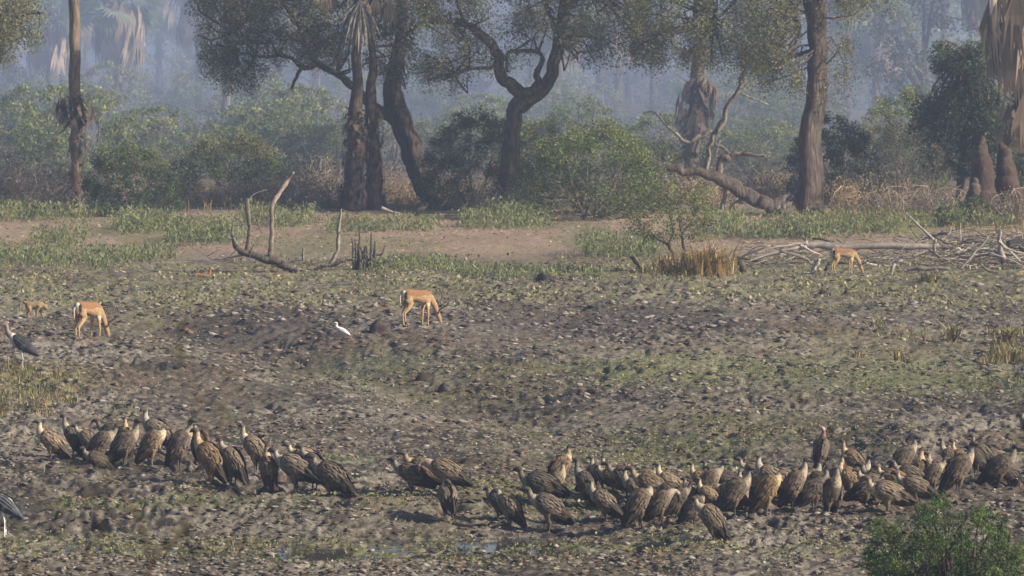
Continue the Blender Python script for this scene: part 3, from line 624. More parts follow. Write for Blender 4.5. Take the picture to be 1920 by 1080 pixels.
def hero_tree(label, Y0, limbs, boxes, base, per=150, size=.09, cols=FAI, seed=1, hang=1.35, name='tree'):
    rng = np.random.default_rng(seed)
    x, z = at(base[0], base[1], Y0)[[0, 2]]; root = thing(name, label, 'tree', (x, Y0, float(macro(x, Y0))))
    mb = MB(); tips = []
    for l in limbs:
        P, R = limb(mb, Y0, l, l[0][4] if len(l[0]) > 4 else BARK, 16 if max(p[2] for p in l) > 14 else 8, rng, .26)
        if min(p[1] for p in l) < 130: tips += [p for p in P if p[2] > at(960, 140, Y0)[2]]
    C, R = canopy_boxes(rng, Y0, boxes)
    for c in C[::3]:
        if tips:
            t = min(tips, key=lambda q: np.linalg.norm(np.array(q) - c)); t = np.array(t); m = (t + c) / 2 + rng.normal(size=3) * .35
            tube(mb, [t, m, c], [.05, .03, .012], 5, BARK, 0, None, 2)
    part(mb, 'trunk', M_BARK, root, True)
    mb = MB(); foliage(mb, rng, C, R, per, size, cols, (1, 1, hang), aspect=.42)
    part(mb, 'crown', M_LEAF, root); return root

hero_tree('tall straight grey-barked tree right of the fallen trunk', 192,
    [[(1518, 412, 33), (1518, 395, 29), (1519, 330, 26), (1521, 250, 23), (1530, 170, 21), (1532, 90, 19), (1528, 30, 21), (1522, 0, 22)],
     [(1524, 20, 15), (1510, -30, 13), (1490, -110, 11, 1), (1450, -200, 8, 2), (1400, -260, 5, 2)], [(1530, 10, 15), (1552, -30, 12), (1575, -110, 10, -1), (1600, -220, 6, -1)],
     [(1490, -110, 6, 1), (1430, -60, 5, 1), (1390, -10, 4, 1), (1340, 40, 2, 1)], [(1500, 50, 4), (1482, 20, 5), (1490, -40, 6)]],
    [(1180, 1500, -90, 70, 95, 3), (1220, 1490, 60, 125, 34, 2.5), (1380, 1500, 100, 165, 14, 2), (1540, 1620, -120, 30, 22, 2), (1150, 1700, -260, -80, 40, 4), (1540, 1600, 60, 170, 7, 1.5), (1590, 1680, -60, 20, 10, 2)], (1518, 405), seed=11)
hero_tree('forked tree with an S-curved trunk and a long arching branch', 195,
    [[(948, 402, 30), (953, 375, 24), (956, 320, 20), (960, 260, 15), (966, 210, 16), (985, 183, 21), (1004, 176, 17), (1026, 158, 13), (1040, 120, 12), (1050, 70, 12), (1058, 10, 12), (1064, -60, 11), (1080, -160, 8)],
     [(985, 185, 14), (962, 164, 14), (941, 142, 12), (934, 108, 11), (915, 76, 9), (880, 50, 7), (845, 40, 6), (800, 42, 5, .5), (765, 62, 3.5, .5), (740, 85, 2, .5)],
     [(1000, 172, 7), (1010, 150, 6.5), (1004, 138, 6), (1016, 112, 5), (1008, 99, 4.5), (960, 96, 4), (950, 112, 3.5), (952, 136, 2.5)],
     [(938, 112, 4), (918, 128, 4.5), (880, 128, 4), (850, 138, 4, .4), (800, 150, 3, .8)], [(880, 50, 4.5), (862, 20, 4), (850, -20, 3.5), (830, -80, 3)], [(1050, 70, 5), (1030, 30, 4), (1010, -20, 4), (980, -80, 3)],
     [(1058, 20, 6), (1110, -20, 5), (1180, -60, 4, 1), (1240, -70, 3, 1)]],
    [(740, 960, -80, 40, 55, 3), (760, 930, 40, 130, 18, 2.5), (960, 1230, -100, 60, 75, 3), (1060, 1240, 50, 110, 26, 2.5), (860, 1010, 60, 120, 5, 2), (700, 1240, -240, -80, 40, 4), (780, 880, 120, 160, 8, 1.5)], (955, 398), seed=12)
hero_tree('leaning tree with thick dark trunk behind the twin palms', 199,
    [[(800, 362, 22), (788, 335, 21), (774, 290, 22), (757, 245, 21), (742, 205, 24), (736, 165, 18), (744, 110, 14), (752, 50, 12), (756, -30, 11), (770, -140, 8)],
     [(742, 215, 14), (715, 212, 13), (690, 190, 11), (660, 160, 9), (632, 138, 8), (598, 122, 7), (570, 126, 6), (548, 110, 5), (520, 104, 4), (480, 106, 3.5), (448, 100, 2.5)],
     [(570, 126, 5), (556, 145, 4), (545, 168, 2.5)], [(598, 122, 5), (575, 90, 5), (560, 50, 4), (530, 0, 4), (500, -60, 3)], [(480, 106, 3), (465, 80, 2.5), (440, 60, 2)], [(750, 60, 8), (720, 20, 6), (680, -40, 5), (620, -100, 4)]],
    [(500, 740, -80, 60, 80, 3), (500, 660, 60, 115, 28, 2), (360, 510, -40, 70, 46, 2.5), (380, 500, 70, 140, 24, 2), (690, 760, 60, 150, 14, 2), (360, 760, -220, -70, 34, 4), (420, 480, 130, 165, 5, 1)], (795, 358), seed=13)
hero_tree('leafy branch ends of a tree standing past the left edge', 190,
    [[(-110, 412, 20), (-100, 300, 17), (-95, 150, 15), (-80, 20, 12), (-60, -80, 8)], [(-95, 150, 8), (-50, 80, 6), (0, 40, 4), (40, 30, 2.5)], [(-80, 20, 6), (-20, -30, 4), (50, -40, 2.5)]],
    [(-120, 70, -80, 40, 52, 2.5), (-120, 40, 30, 85, 20, 2), (10, 90, 20, 80, 7, 1.5), (-20, 20, 80, 115, 5, 1)], (-110, 412), seed=14)

# palms
PALM_G = [(.12, .18, .10), (.17, .23, .14), (.09, .14, .075), (.24, .30, .20)]
DEAD = [(.34, .265, .19), (.25, .19, .135), (.42, .34, .25), (.18, .14, .105)]
def fan(mb, rng, c, d, up, size, nb, col, spread=1.35, droop=.25):
    """a fan leaf: blades radiating from c, along d, the fan's plane holding up x d"""
    d = unit(d); s = unit(np.cross(d, up)); 
    for k in range(nb):
        a = (k / (nb - 1) - .5) * 2 * spread + rng.normal() * .04; e = unit(d * math.cos(a) + s * math.sin(a)); L = size * rng.uniform(.85, 1.1)
        n = unit(np.cross(e, np.cross(s, d))); w = L * .055
        t = c + e * L + np.array([0, 0, -droop * L * rng.uniform(.3, 1)]); m = c + e * L * .55 + np.array([0, 0, .02])
        cc = np.clip(np.array(col) * rng.uniform(.75, 1.25), .01, .8)
        mb.add([c, m + n * w, t, m - n * w], [(0, 1, 2, 3)], None, cc)
def hanging_frond(mb, rng, p, out, L, col, nb=6, w=.30):
    """dead frond: stalk leaves the trunk, folded blades hang down"""
    q = p + out * L * .35 + np.array([0, 0, .02 * L]); cc = np.array(col) * rng.uniform(.7, 1.3)
    s = unit(np.cross(out, (0, 0, 1.)))
    mb.add([p - s * .02, p + s * .02, q + s * .02, q - s * .02], [(0, 1, 2, 3)], None, cc)
    for k in range(nb):
        a = (k / (nb - 1) - .5) * w * L; e = q + s * a + out * rng.uniform(-.06, .06) * L + np.array([0, 0, -L * rng.uniform(.55, .9)])
        m = q + s * a * .7 + out * .06 * L + np.array([0, 0, -L * .35]); v = s * L * .022
        mb.add([q, m + v, e, m - v], [(0, 1, 2, 3)], None, np.clip(cc * rng.uniform(.8, 1.2), .01, .8))
def boots(mb, rng, axis, r0, z0, z1, n, L, col):
    """old frond bases jutting from the trunk"""
    for _ in range(n):
        z = rng.uniform(z0, z1); c = axis(z); a = rng.uniform(0, 2 * math.pi); o = np.array([math.cos(a), math.sin(a), 0]); s = np.array([-math.sin(a), math.cos(a), 0])
        p = c + o * r0 * .85; l = L * rng.uniform(.6, 1.9); up = rng.uniform(-1.0, .6); e = p + o * l * .75 + np.array([0, 0, up * l]); w = rng.uniform(.05, .12)
        cc = np.array(col) * rng.uniform(.6, 1.9)
        mb.add([p - s * w, p + s * w, e + s * w * .4, e - s * w * .4, p + np.array([0, 0, -.08])], [(0, 1, 2, 3)], [(0, 4, 1)], np.clip(cc, .01, .7))
def palm(label, Y0, pts, seed, boot=None, skirt=None, crown_px=None, crown=26, fsize=1.1, dead=18, group='palms', name='palm', cat='palm'):
    rng = np.random.default_rng(seed); x = at(pts[0][0], pts[0][1], Y0)[0]; root = thing(name, label, cat, (x, Y0, float(macro(x, Y0))), 0, group)
    mb = MB(); P, R = limb(mb, Y0, pts, pts[0][4] if len(pts[0]) > 4 else (.17, .135, .105), 10, rng, .10); part(mb, 'trunk', M_BARK, root, True)
    zz = np.array([p[2] for p in P]); o = np.argsort(zz); XX = np.array(P)[o]
    axis = lambda z: np.array([np.interp(z, XX[:, 2], XX[:, 0]), np.interp(z, XX[:, 2], XX[:, 1]), z]); zpx = lambda py: at(960, py, Y0)[2]
    if boot:
        mb = MB()
        for (ya, yb, n, L, rr) in boot:
            boots(mb, rng, axis, rr / ppm(Y0), zpx(yb), zpx(ya), n, L, BOOT)
            for _ in range(n // 3):
                z = rng.uniform(zpx(yb), zpx(ya)); a = rng.uniform(0, 6.28); out = np.array([math.cos(a), math.sin(a), 0])
                hanging_frond(mb, rng, axis(z) + out * rr / ppm(Y0) * .8, out, min(L * 3.2, z - zpx(yb) + L), np.array(BOOT) * 1.7, 6, .30)
        tag(part(mb, 'frond_boots', M_DRY, root), kind='stuff')
    if crown_px is not None:
        top = axis(zpx(crown_px)); mb = MB(); md = MB()
        for k in range(crown):
            a = rng.uniform(0, 6.28); el = rng.uniform(-.25, 1.3); d = np.array([math.cos(a) * math.cos(el), math.sin(a) * math.cos(el), math.sin(el)]); c = top + d * fsize * rng.uniform(.55, .9)
            fan(mb, rng, c, d + np.array([0, 0, -.25]), rng.normal(size=3), fsize * rng.uniform(.7, 1), 15, PALM_G[rng.integers(4)])
            tube(mb, [top, (top + c) / 2 + np.array([0, 0, .08]), c], [.03, .02, .012], 4, (.14, .17, .08), 0, None, 1)
        part(mb, 'crown', M_LEAF, root)
        for k in range(dead):
            a = rng.uniform(0, 6.28); out = np.array([math.cos(a), math.sin(a), 0]); hanging_frond(md, rng, top + np.array([0, 0, -rng.uniform(0, .6) * fsize]), out, fsize * rng.uniform(1.2, 2.1), DEAD[rng.integers(4)], 9, .34)
        if dead: tag(part(md, 'dead_fronds', M_DRY, root), kind='stuff')
    if skirt:
        md = MB()
        for (ya, yb, n, L, rr) in skirt:
            for k in range(n):
                a = rng.uniform(0, 6.28); out = np.array([math.cos(a), math.sin(a), 0]); z = rng.uniform(zpx(yb), zpx(ya)); hanging_frond(md, rng, axis(z) + out * rr / ppm(Y0) * .7, out, L * rng.uniform(.7, 1.3), DEAD[rng.integers(4)], 8, .3)
        tag(part(md, 'dead_fronds', M_DRY, root), kind='stuff')
    return root
GT = (.155, .125, .098)
palm('bare slim palm trunk with a ragged dark collar at far left', 196, [(146, 398, 14, 0, (.20, .155, .115)), (143, 330, 12), (142, 240, 12), (139, 140, 12), (138, 40, 11), (137, -60, 11), (136, -140, 10)], 21,
     [(178, 240, 60, .36, 13), (250, 390, 34, .16, 12)], None, -150, 26, 1.3, 16)
palm('left of the twin palms, trunk shaggy with old frond bases', 194, [(660, 400, 26, 0, BOOT), (663, 340, 20), (667, 260, 17), (668, 205, 14), (668, 140, 10), (668, 40, 9), (668, -70, 9), (668, -160, 9)], 22,
     [(205, 395, 170, .17, 17), (340, 398, 40, .2, 20)], None, -150, 24, 1.2, 12)
palm('right of the twin palms, thin upper trunk and shaggy base', 195, [(706, 400, 24, 0, BOOT), (701, 340, 18), (699, 270, 15), (697, 200, 13), (697, 130, 9), (699, 30, 9), (700, -70, 9), (700, -130, 9)], 23,
     [(205, 392, 140, .15, 15)], None, -130, 24, 1.2, 12)
# the one big dead fan hanging in front of the twin palms
def dead_fan():
    rng = np.random.default_rng(3); Y0 = 193.2; c = at(676, -2, Y0); root = thing('dead_palm_fan', 'large grey dead fan leaf hanging from the left twin palm', 'palm leaf', tuple(c))
    mb = MB(); tube(mb, [at(668, -150, 194), at(673, -80, Y0 + .3), c], [.03, .025, .02], 6, DEAD[0], 0, None, 2); part(mb, 'stalk', M_WOOD, root)
    mb = MB()
    for k in range(90):
        a = rng.uniform(-.62, .62) * rng.uniform(.4, 1); L = rng.uniform(1.25, 1.95) * (1 - .3 * abs(a)); e = np.array([math.sin(a), rng.normal() * .18 - .1, -math.cos(a)]); q = c + e * L + np.array([0, 0, -.06 * L * abs(a)]); m = c + e * L * .55 + np.array([math.sin(a) * .10, 0, .06]); w = np.array([.03, .02, .01])
        mb.add([c, m + w, q, m - w], [(0, 1, 2, 3)], None, np.array((.27, .25, .23)) * rng.uniform(.5, 1.2))
    part(mb, 'blades', M_DRY, root)
    md = MB(); lead = root
    for k in range(14):
        px = rng.uniform(560, 780); q = at(px, rng.uniform(-60, 10), 194 + rng.uniform(-1, 1)); hanging_frond(md, rng, q, np.array([rng.normal() * .5, -.6, 0]), rng.uniform(.9, 1.6), DEAD[rng.integers(4)], 9, .4)
    part(md, 'loose_fronds', M_DRY, root)
dead_fan()
palm('slender palm with a dark flared base among the green bushes', 268, [(421, 268, 13, 0, GT), (423, 225, 9), (426, 140, 8.5), (428, 40, 8), (429, -20, 8), (430, -60, 8)], 24, [(215, 268, 46, .4, 9)], None, -45, 26, 1.5, 26)
palm('palm with a bell-shaped skirt of dark frond stubs behind the fallen tree', 222, [(1298, 345, 17, 0, GT), (1300, 260, 16), (1306, 170, 16), (1312, 80, 15), (1314, -30, 14), (1316, -120, 14)], 25, [(145, 250, 110, .42, 16)], [(140, 165, 16, .9, 16)], -130, 24, 1.3, 14)
palm('palm at the right edge draped with long dead fronds', 200, [(1925, 402, 24, 0, BOOT), (1922, 300, 20), (1918, 180, 18), (1912, 60, 15), (1908, -40, 15), (1906, -200, 14)], 26, [(60, 330, 110, .5, 18)], [(0, 260, 40, 2.2, 16), (-60, 40, 30, 2.4, 16)], -190, 22, 1.5, 34)

# far palms and woodland in the smoke
def far_palm_proto(seed, H, fs, dead_n):
    rng = np.random.default_rng(seed); root = link('far_palm', None)
    mb = MB(); tube(mb, [(0, 0, -.3), (.1, 0, H * .4), (0, .1, H)], [.26, .2, .18], 8, GT, .1, rng); boots(mb, rng, lambda z: np.array([0, 0, z]), .2, 0, H * .5, 40, .35, BOOT); mb.build('trunk', M_BARK, root, False)
    mb = MB(); top = np.array([0, 0, H])
    for k in range(44):
        a = rng.uniform(0, 6.28); el = rng.uniform(-.35, 1.4); d = np.array([math.cos(a) * math.cos(el), math.sin(a) * math.cos(el), math.sin(el)]); c = top + d * fs * rng.uniform(.7, 1.1)
        fan(mb, rng, c, d + np.array([0, 0, -.2]), rng.normal(size=3), fs * rng.uniform(.7, 1), 15, PALM_G[rng.integers(4)])
        tube(mb, [top, c], [.035, .02], 4, (.14, .17, .08), 0, None, 1)
    mb.build('crown', M_LEAF, root); mb = MB()
    for k in range(dead_n):
        a = rng.uniform(0, 6.28); out = np.array([math.cos(a), math.sin(a), 0]); hanging_frond(mb, rng, top + np.array([0, 0, -rng.uniform(-.1, .45) * H * .6]), out, fs * rng.uniform(1.2, 2.2), DEAD[rng.integers(4)], 9, .34)
    mb.build('dead_fronds', M_DRY, root); return root
def broad_proto(seed, H, W, cols, n, per, size, name='far_tree'):
    rng = np.random.default_rng(seed); root = link(name, None); mb = MB(); C, R = [], []
    tube(mb, [(0, 0, -.3), (.15, .1, H * .25), (-.1, .2, H * .55), (.1, 0, H * .9)], [H * .03, H * .025, H * .016, .04], 8, BARK, .1, rng)
    for k in range(n):
        a = rng.uniform(0, 6.28); h = rng.uniform(.18, 1); rr = W / 2 * math.sqrt(max(.08, 1 - (2 * (h - .5)) ** 2 * .9)) * math.sqrt(rng.random()); c = np.array([rr * math.cos(a), rr * math.sin(a), h * H]); C.append(c); R.append(rng.uniform(.06, .13) * H)
        if k % 4 == 0: tube(mb, [(0, 0, H * h * .5), c * np.array([.5, .5, .85]), c], [H * .012, H * .007, .02], 5, BARK, 0, None, 2)
    mb.build('trunk', M_BARK, root, True); mb = MB(); foliage(mb, rng, C, R, per, size, cols, (1, 1, .8)); mb.build('crown', M_LEAF, root); return root
used = set()
def place(proto, x, y, sc, rz, label, cat, group, zs=1.0, sink=.0):
    if proto.name in used: o = copy_tree(proto)
    else: used.add(proto.name); o = proto
    o.location = (x, y, float(macro(x, y)) - sink); o.rotation_euler = (0, 0, rz); o.scale = (sc, sc, sc * zs); tag(o, label, cat, group); return o
FP = [far_palm_proto(41, 6.2, 1.5, 60), far_palm_proto(42, 8.0, 1.4, 40), far_palm_proto(43, 10, 1.3, 34)]
rng = np.random.default_rng(50)
fps = [(520, 300, 1, .95), (590, 308, 0, 1.0), (850, 296, 1, .9), (1040, 292, 0, 1.0), (1160, 300, 0, 1.05), (1225, 318, 1, .95), (1450, 300, 0, 1.0), (1590, 305, 1, .95), (1640, 290, 0, .95), (370, 310, 1, .9), (150, 318, 1, .85), (1000, 315, 2, .8), (222, 296, 0, 1.0), (92, 306, 0, .9), (300, 352, 1, .9), (30, 372, 0, 1.05), (160, 385, 1, .95), (560, 350, 1, .95), (610, 384, 2, 1.0), (1060, 330, 1, .9), (1126, 312, 2, .9), (1095, 370, 1, 1.0), (1190, 392, 2, 1.0),
       (1010, 388, 1, 1.1), (1485, 330, 1, .95), (1410, 372, 2, 1.0), (1770, 300, 2, 1.0), (1850, 262, 1, 1.15), (1600, 380, 1, 1.0), (840, 362, 1, 1.0), (460, 395, 2, 1.1), (1740, 372, 1, 1.0), (700, 376, 2, 1.0), (905, 400, 2, 1.0), (1280, 398, 1, 1.0)]
for i, (px, Y, k, s) in enumerate(sorted(fps)):
    place(FP[k], (px - 960) / F * Y, Y, s, rng.uniform(0, 6.28), f'hazy fan palm with a skirt of dead fronds, {nth(i + 1)} from left, far background', 'palm', 'palms in the smoky background')
G1 = [(.13, .17, .075), (.18, .215, .10), (.09, .125, .06), (.22, .24, .13)]
BT = [broad_proto(61, 15, 11, G1, 90, 70, .34), broad_proto(62, 12, 9, FAI, 80, 70, .3), broad_proto(63, 17, 9, G1, 100, 70, .34)]
fts = [(520, 318, 2, .62), (600, 340, 0, .7), (850, 330, 2, .62), (1020, 345, 0, .7), (1180, 340, 1, .75), (1380, 345, 0, .72), (440, 360, 0, .75), (760, 352, 1, .75), (1250, 372, 2, .7), (1560, 330, 2, .66), (20, 430, 0, 1), (130, 448, 2, 1), (250, 440, 1, 1.1), (360, 424, 0, 1), (430, 455, 2, 1), (520, 430, 1, 1.1), (640, 452, 0, 1.05), (740, 428, 1, 1), (830, 450, 2, 1), (930, 436, 0, 1), (1020, 455, 1, 1.2), (1110, 434, 2, 1), (1220, 452, 0, 1), (1320, 430, 1, 1.1),
       (1420, 448, 2, 1), (1500, 425, 0, .95), (1590, 440, 2, 1), (1680, 310, 2, .82), (1640, 345, 0, .8), (1720, 345, 0, .85), (1790, 420, 1, 1.1), (1890, 440, 0, 1), (1960, 400, 2, .9), (-40, 420, 1, 1), (1730, 262, 1, .62)]
for i, (px, Y, k, s) in enumerate(sorted(fts)):
    place(BT[k], (px - 960) / F * Y, Y, s, rng.uniform(0, 6.28), f'hazy broadleaf tree, {nth(i + 1)} from left, far background', 'tree', 'trees in the smoky background')
def woodland():
    rng = np.random.default_rng(70); mb = MB(); C = np.stack([rng.uniform(-75, 75, 2600), rng.uniform(480, 520, 2600), rng.uniform(0, 20, 2600)], 1)
    foliage(mb, rng, C, rng.uniform(1.2, 2.6, 2600), 16, .9, G1); tag(mb.build('far_woodland', M_LEAF), 'distant wood closing off the view behind the palms', None, None, 'stuff')
woodland()

# bushes
GB = [(.10, .135, .052), (.07, .10, .04), (.14, .17, .065)]; GD = [(.065, .095, .048), (.085, .12, .055), (.05, .075, .042)]; GL = [(.19, .225, .08), (.23, .26, .10), (.14, .18, .065)]; GO = [(.165, .175, .082), (.12, .13, .065), (.20, .195, .095)]
def bush_proto(seed, W, H, cols, n, per, size, stems=9, top=None, hollow=.35, scol=BARK_L, name='bush'):
    rng = np.random.default_rng(seed); root = link(name, None); mb = MB(); ml = MB(); C = []
    for k in range(n):
        a = rng.uniform(0, 6.28); h = rng.random() ** 1.05; prof = math.sqrt(max(.05, 1 - (h * 1.02 - .22) ** 2 / .66)) * rng.uniform(.35, 1.0) ** hollow
        C.append((W / 2 * prof * math.cos(a), W / 2 * prof * math.sin(a), .05 * H + h * H * .95 * (.78 + .3 * vnoise(np.array(math.cos(a) * 2 + seed), np.array(math.sin(a) * 2.)))))
    for k in range(stems):
        c = np.array(C[rng.integers(n)]); r0 = rng.uniform(.02, .045) * W / 4; b = np.array([rng.normal() * .1 * W / 2, rng.normal() * .1 * W / 2, -.1])
        tube(mb, [b, (b + c) / 2 + np.array([rng.normal() * .1, rng.normal() * .1, -.1 * H]) + c * np.array([.15, .15, 0]), c], [r0, r0 * .7, r0 * .2], 6, scol, .1, rng, 3)
    mb.build('stems', M_BARK, root, True); C = np.array(C); split = .62
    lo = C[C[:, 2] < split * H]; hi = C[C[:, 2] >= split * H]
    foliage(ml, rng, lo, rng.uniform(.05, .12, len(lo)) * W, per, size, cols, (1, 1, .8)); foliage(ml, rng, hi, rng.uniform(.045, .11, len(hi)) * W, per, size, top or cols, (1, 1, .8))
    ml.build('foliage', M_LEAF, root); return root
def hero_bush(px, py, W, H, cols, label, seed, n=110, per=70, size=.085, top=None, stems=12, scol=BARK_L, cat='bush', name='bush', dy=0):
    Y = CAMZ * F / (py - HORIZON) + dy; b = bush_proto(seed, W, H, cols, int(n * 1.6), int(per * 1.15), size, stems, top, scol=scol, name=name); return place(b, (px - 960) / F * Y, Y, 1, seed, label, cat, None)
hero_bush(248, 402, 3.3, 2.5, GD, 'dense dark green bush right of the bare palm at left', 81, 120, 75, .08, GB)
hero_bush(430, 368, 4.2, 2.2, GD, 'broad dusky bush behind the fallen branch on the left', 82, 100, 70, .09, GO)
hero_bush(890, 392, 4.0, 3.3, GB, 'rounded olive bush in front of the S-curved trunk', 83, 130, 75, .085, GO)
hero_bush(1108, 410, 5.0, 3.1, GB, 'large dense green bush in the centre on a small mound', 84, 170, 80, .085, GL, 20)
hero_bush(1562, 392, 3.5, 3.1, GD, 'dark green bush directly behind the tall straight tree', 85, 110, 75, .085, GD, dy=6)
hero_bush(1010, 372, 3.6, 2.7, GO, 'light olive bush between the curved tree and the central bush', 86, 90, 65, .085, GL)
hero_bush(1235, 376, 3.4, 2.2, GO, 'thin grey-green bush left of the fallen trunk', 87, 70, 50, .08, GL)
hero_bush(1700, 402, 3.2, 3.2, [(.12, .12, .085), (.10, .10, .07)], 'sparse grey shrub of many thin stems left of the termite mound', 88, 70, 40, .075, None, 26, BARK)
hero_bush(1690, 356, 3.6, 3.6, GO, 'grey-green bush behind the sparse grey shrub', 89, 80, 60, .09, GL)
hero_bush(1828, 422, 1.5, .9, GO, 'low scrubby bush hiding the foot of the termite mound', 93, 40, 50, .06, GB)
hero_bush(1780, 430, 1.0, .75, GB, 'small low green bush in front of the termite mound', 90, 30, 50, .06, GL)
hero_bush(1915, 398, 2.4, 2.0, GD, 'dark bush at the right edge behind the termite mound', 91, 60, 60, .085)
tall = hero_tree('tall dark green tree with uneven crown above the termite mound', 203, [[(1800, 395, 9), (1803, 330, 8), (1806, 260, 7), (1812, 180, 5), (1815, 100, 3)], [(1803, 330, 6), (1760, 270, 4), (1735, 220, 3)], [(1806, 280, 5), (1850, 230, 4), (1860, 160, 3)]],
    [(1730, 1880, 205, 330, 58, 1.6), (1760, 1880, 120, 210, 26, 1.2), (1755, 1850, 85, 125, 14, 1), (1715, 1760, 190, 260, 12, 1), (1830, 1920, 210, 300, 24, 1.3), (1845, 1875, 75, 95, 4, .6)], (1800, 398), 95, .12, [(.08, .12, .06), (.11, .15, .075), (.06, .09, .05)], 92, .8)
GY = [(.25, .28, .10), (.30, .32, .13), (.19, .225, .08)]
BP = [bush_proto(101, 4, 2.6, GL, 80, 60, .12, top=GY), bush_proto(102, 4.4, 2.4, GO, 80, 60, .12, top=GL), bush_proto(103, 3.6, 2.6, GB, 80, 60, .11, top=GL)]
bs = []
r2 = np.random.default_rng(105)
for (y0, y1, n) in [(221, 236, 15), (240, 262, 15), (266, 300, 16), (304, 345, 16), (350, 410, 14)]:
    for i in range(n): bs.append(((i + r2.uniform(.1, .9)) / n * 2040 - 60, r2.uniform(y0, y1), r2.integers(3), r2.uniform(.8, 1.3) * (1 + max(0, y0 - 260) / 260)))
bs = [b for b in bs if not (1330 < b[0] < 1480 and b[1] < 250)] + [(470, 232, 0, 1.25), (560, 236, 0, 1.2), (520, 248, 0, 1.3), (60, 236, 0, 1.15), (20, 230, 2, 1.1), (270, 240, 0, 1.0), (600, 228, 1, 1.0), (1370, 262, 0, 1.0), (1440, 270, 1, 1.0), (1400, 290, 0, 1.1), (1480, 258, 2, .9), (1345, 254, 1, .8), (1385, 229, 1, .8), (1450, 232, 0, .75), (1418, 241, 2, .9), (1340, 232, 2, .8), (1480, 240, 1, .8)]
for i, (px, Y, k, s) in enumerate(sorted(bs)):
    row = 'near' if Y < 238 else 'middle' if Y < 264 else 'far'
    place(BP[k], (px - 960) / F * Y, Y, s, r2.uniform(0, 6.28), f'hazy {["bright green", "olive", "mid green"][k]} bush, {nth(i + 1)} from left in the undergrowth behind the tree line', 'bush', 'bushes behind the tree line', r2.uniform(.85, 1.25), .1)

# dry scrub
def scrub_proto(seed, W, H, n, col, name='dry_shrub'):
    rng = np.random.default_rng(seed); root = link(name, None); mb = MB()
    for k in range(n):
        a = rng.uniform(0, 6.28); b = np.array([rng.normal() * W * .18, rng.normal() * W * .18, -.05]); t = b + np.array([math.cos(a) * W * .5 * rng.random(), math.sin(a) * W * .5 * rng.random(), H * rng.uniform(.4, 1)]); m = (b + t) / 2 + rng.normal(size=3) * .12 * W
        m[2] = max(m[2], .05); r = rng.uniform(.008, .02); c = np.clip(np.array(col) * rng.uniform(.6, 1.5), .01, .7)
        tube(mb, [b, m, t], [r, r * .8, r * .3], 4, c, 0, None, 2)
        for _ in range(2):
            e = m + rng.normal(size=3) * .22 * W; e[2] = max(e[2], .05); tube(mb, [m, (m + e) / 2 + rng.normal(size=3) * .04, e], [r * .6, r * .5, r * .2], 3, c, 0, None, 1)
    mb.build('stems', M_WOOD, root); ml = MB(); C = rng.normal(size=(60, 3)) * np.array([W * .28, W * .28, H * .25]) + np.array([0, 0, H * .5]); C[:, 2] = np.clip(C[:, 2], .05, H)
    foliage(ml, rng, C, np.full(60, .12 * W), 9, .07, [np.array(col) * 1.1, np.array(col) * .7, (.13, .12, .06)]); ml.build('dry_leaves', M_DRY, root); return root
SP = [scrub_proto(111, 1.9, 1.5, 70, (.33, .275, .225)), scrub_proto(112, 2.2, 1.2, 70, (.27, .22, .18)), scrub_proto(113, 1.7, 1.0, 60, (.36, .28, .18))]
ss = [(20, 383, 0, 1.2), (70, 390, 0, 1.1), (110, 378, 1, 1.2), (165, 392, 0, .8), (-10, 372, 1, 1.3), (340, 380, 2, .9), (400, 388, 2, .8), (470, 382, 1, 1.0), (520, 392, 1, .9), (560, 384, 1, 1.2), (600, 378, 0, 1.1), (625, 392, 1, .9), (760, 380, 2, .9), (820, 378, 2, 1.0), (850, 392, 1, .9),
      (905, 400, 1, .7), (975, 398, 1, .8), (1180, 400, 1, .9), (1290, 380, 2, 1.1), (1350, 392, 2, .9), (1420, 378, 1, 1.2), (1590, 386, 2, 1.1), (1640, 392, 2, 1.0), (1620, 372, 1, 1.2), (1730, 404, 1, .9), (1800, 412, 1, .9), (1880, 405, 2, 1.0), (1910, 420, 1, 1.0), (1470, 368, 2, 1.0), (300, 366, 1, 1.0), (715, 366, 1, 1.0), (1560, 372, 0, .9), (1670, 408, 1, .9), (230, 372, 0, 1.0)]
for i, (px, py, k, s) in enumerate(sorted(ss)):
    Y = CAMZ * F / (py - HORIZON); place(SP[k], (px - 960) / F * Y, Y, s, r2.uniform(0, 6.28), f'dry leafless brown shrub, {nth(i + 1)} from left along the tree line', 'shrub', 'dry shrubs along the tree line')

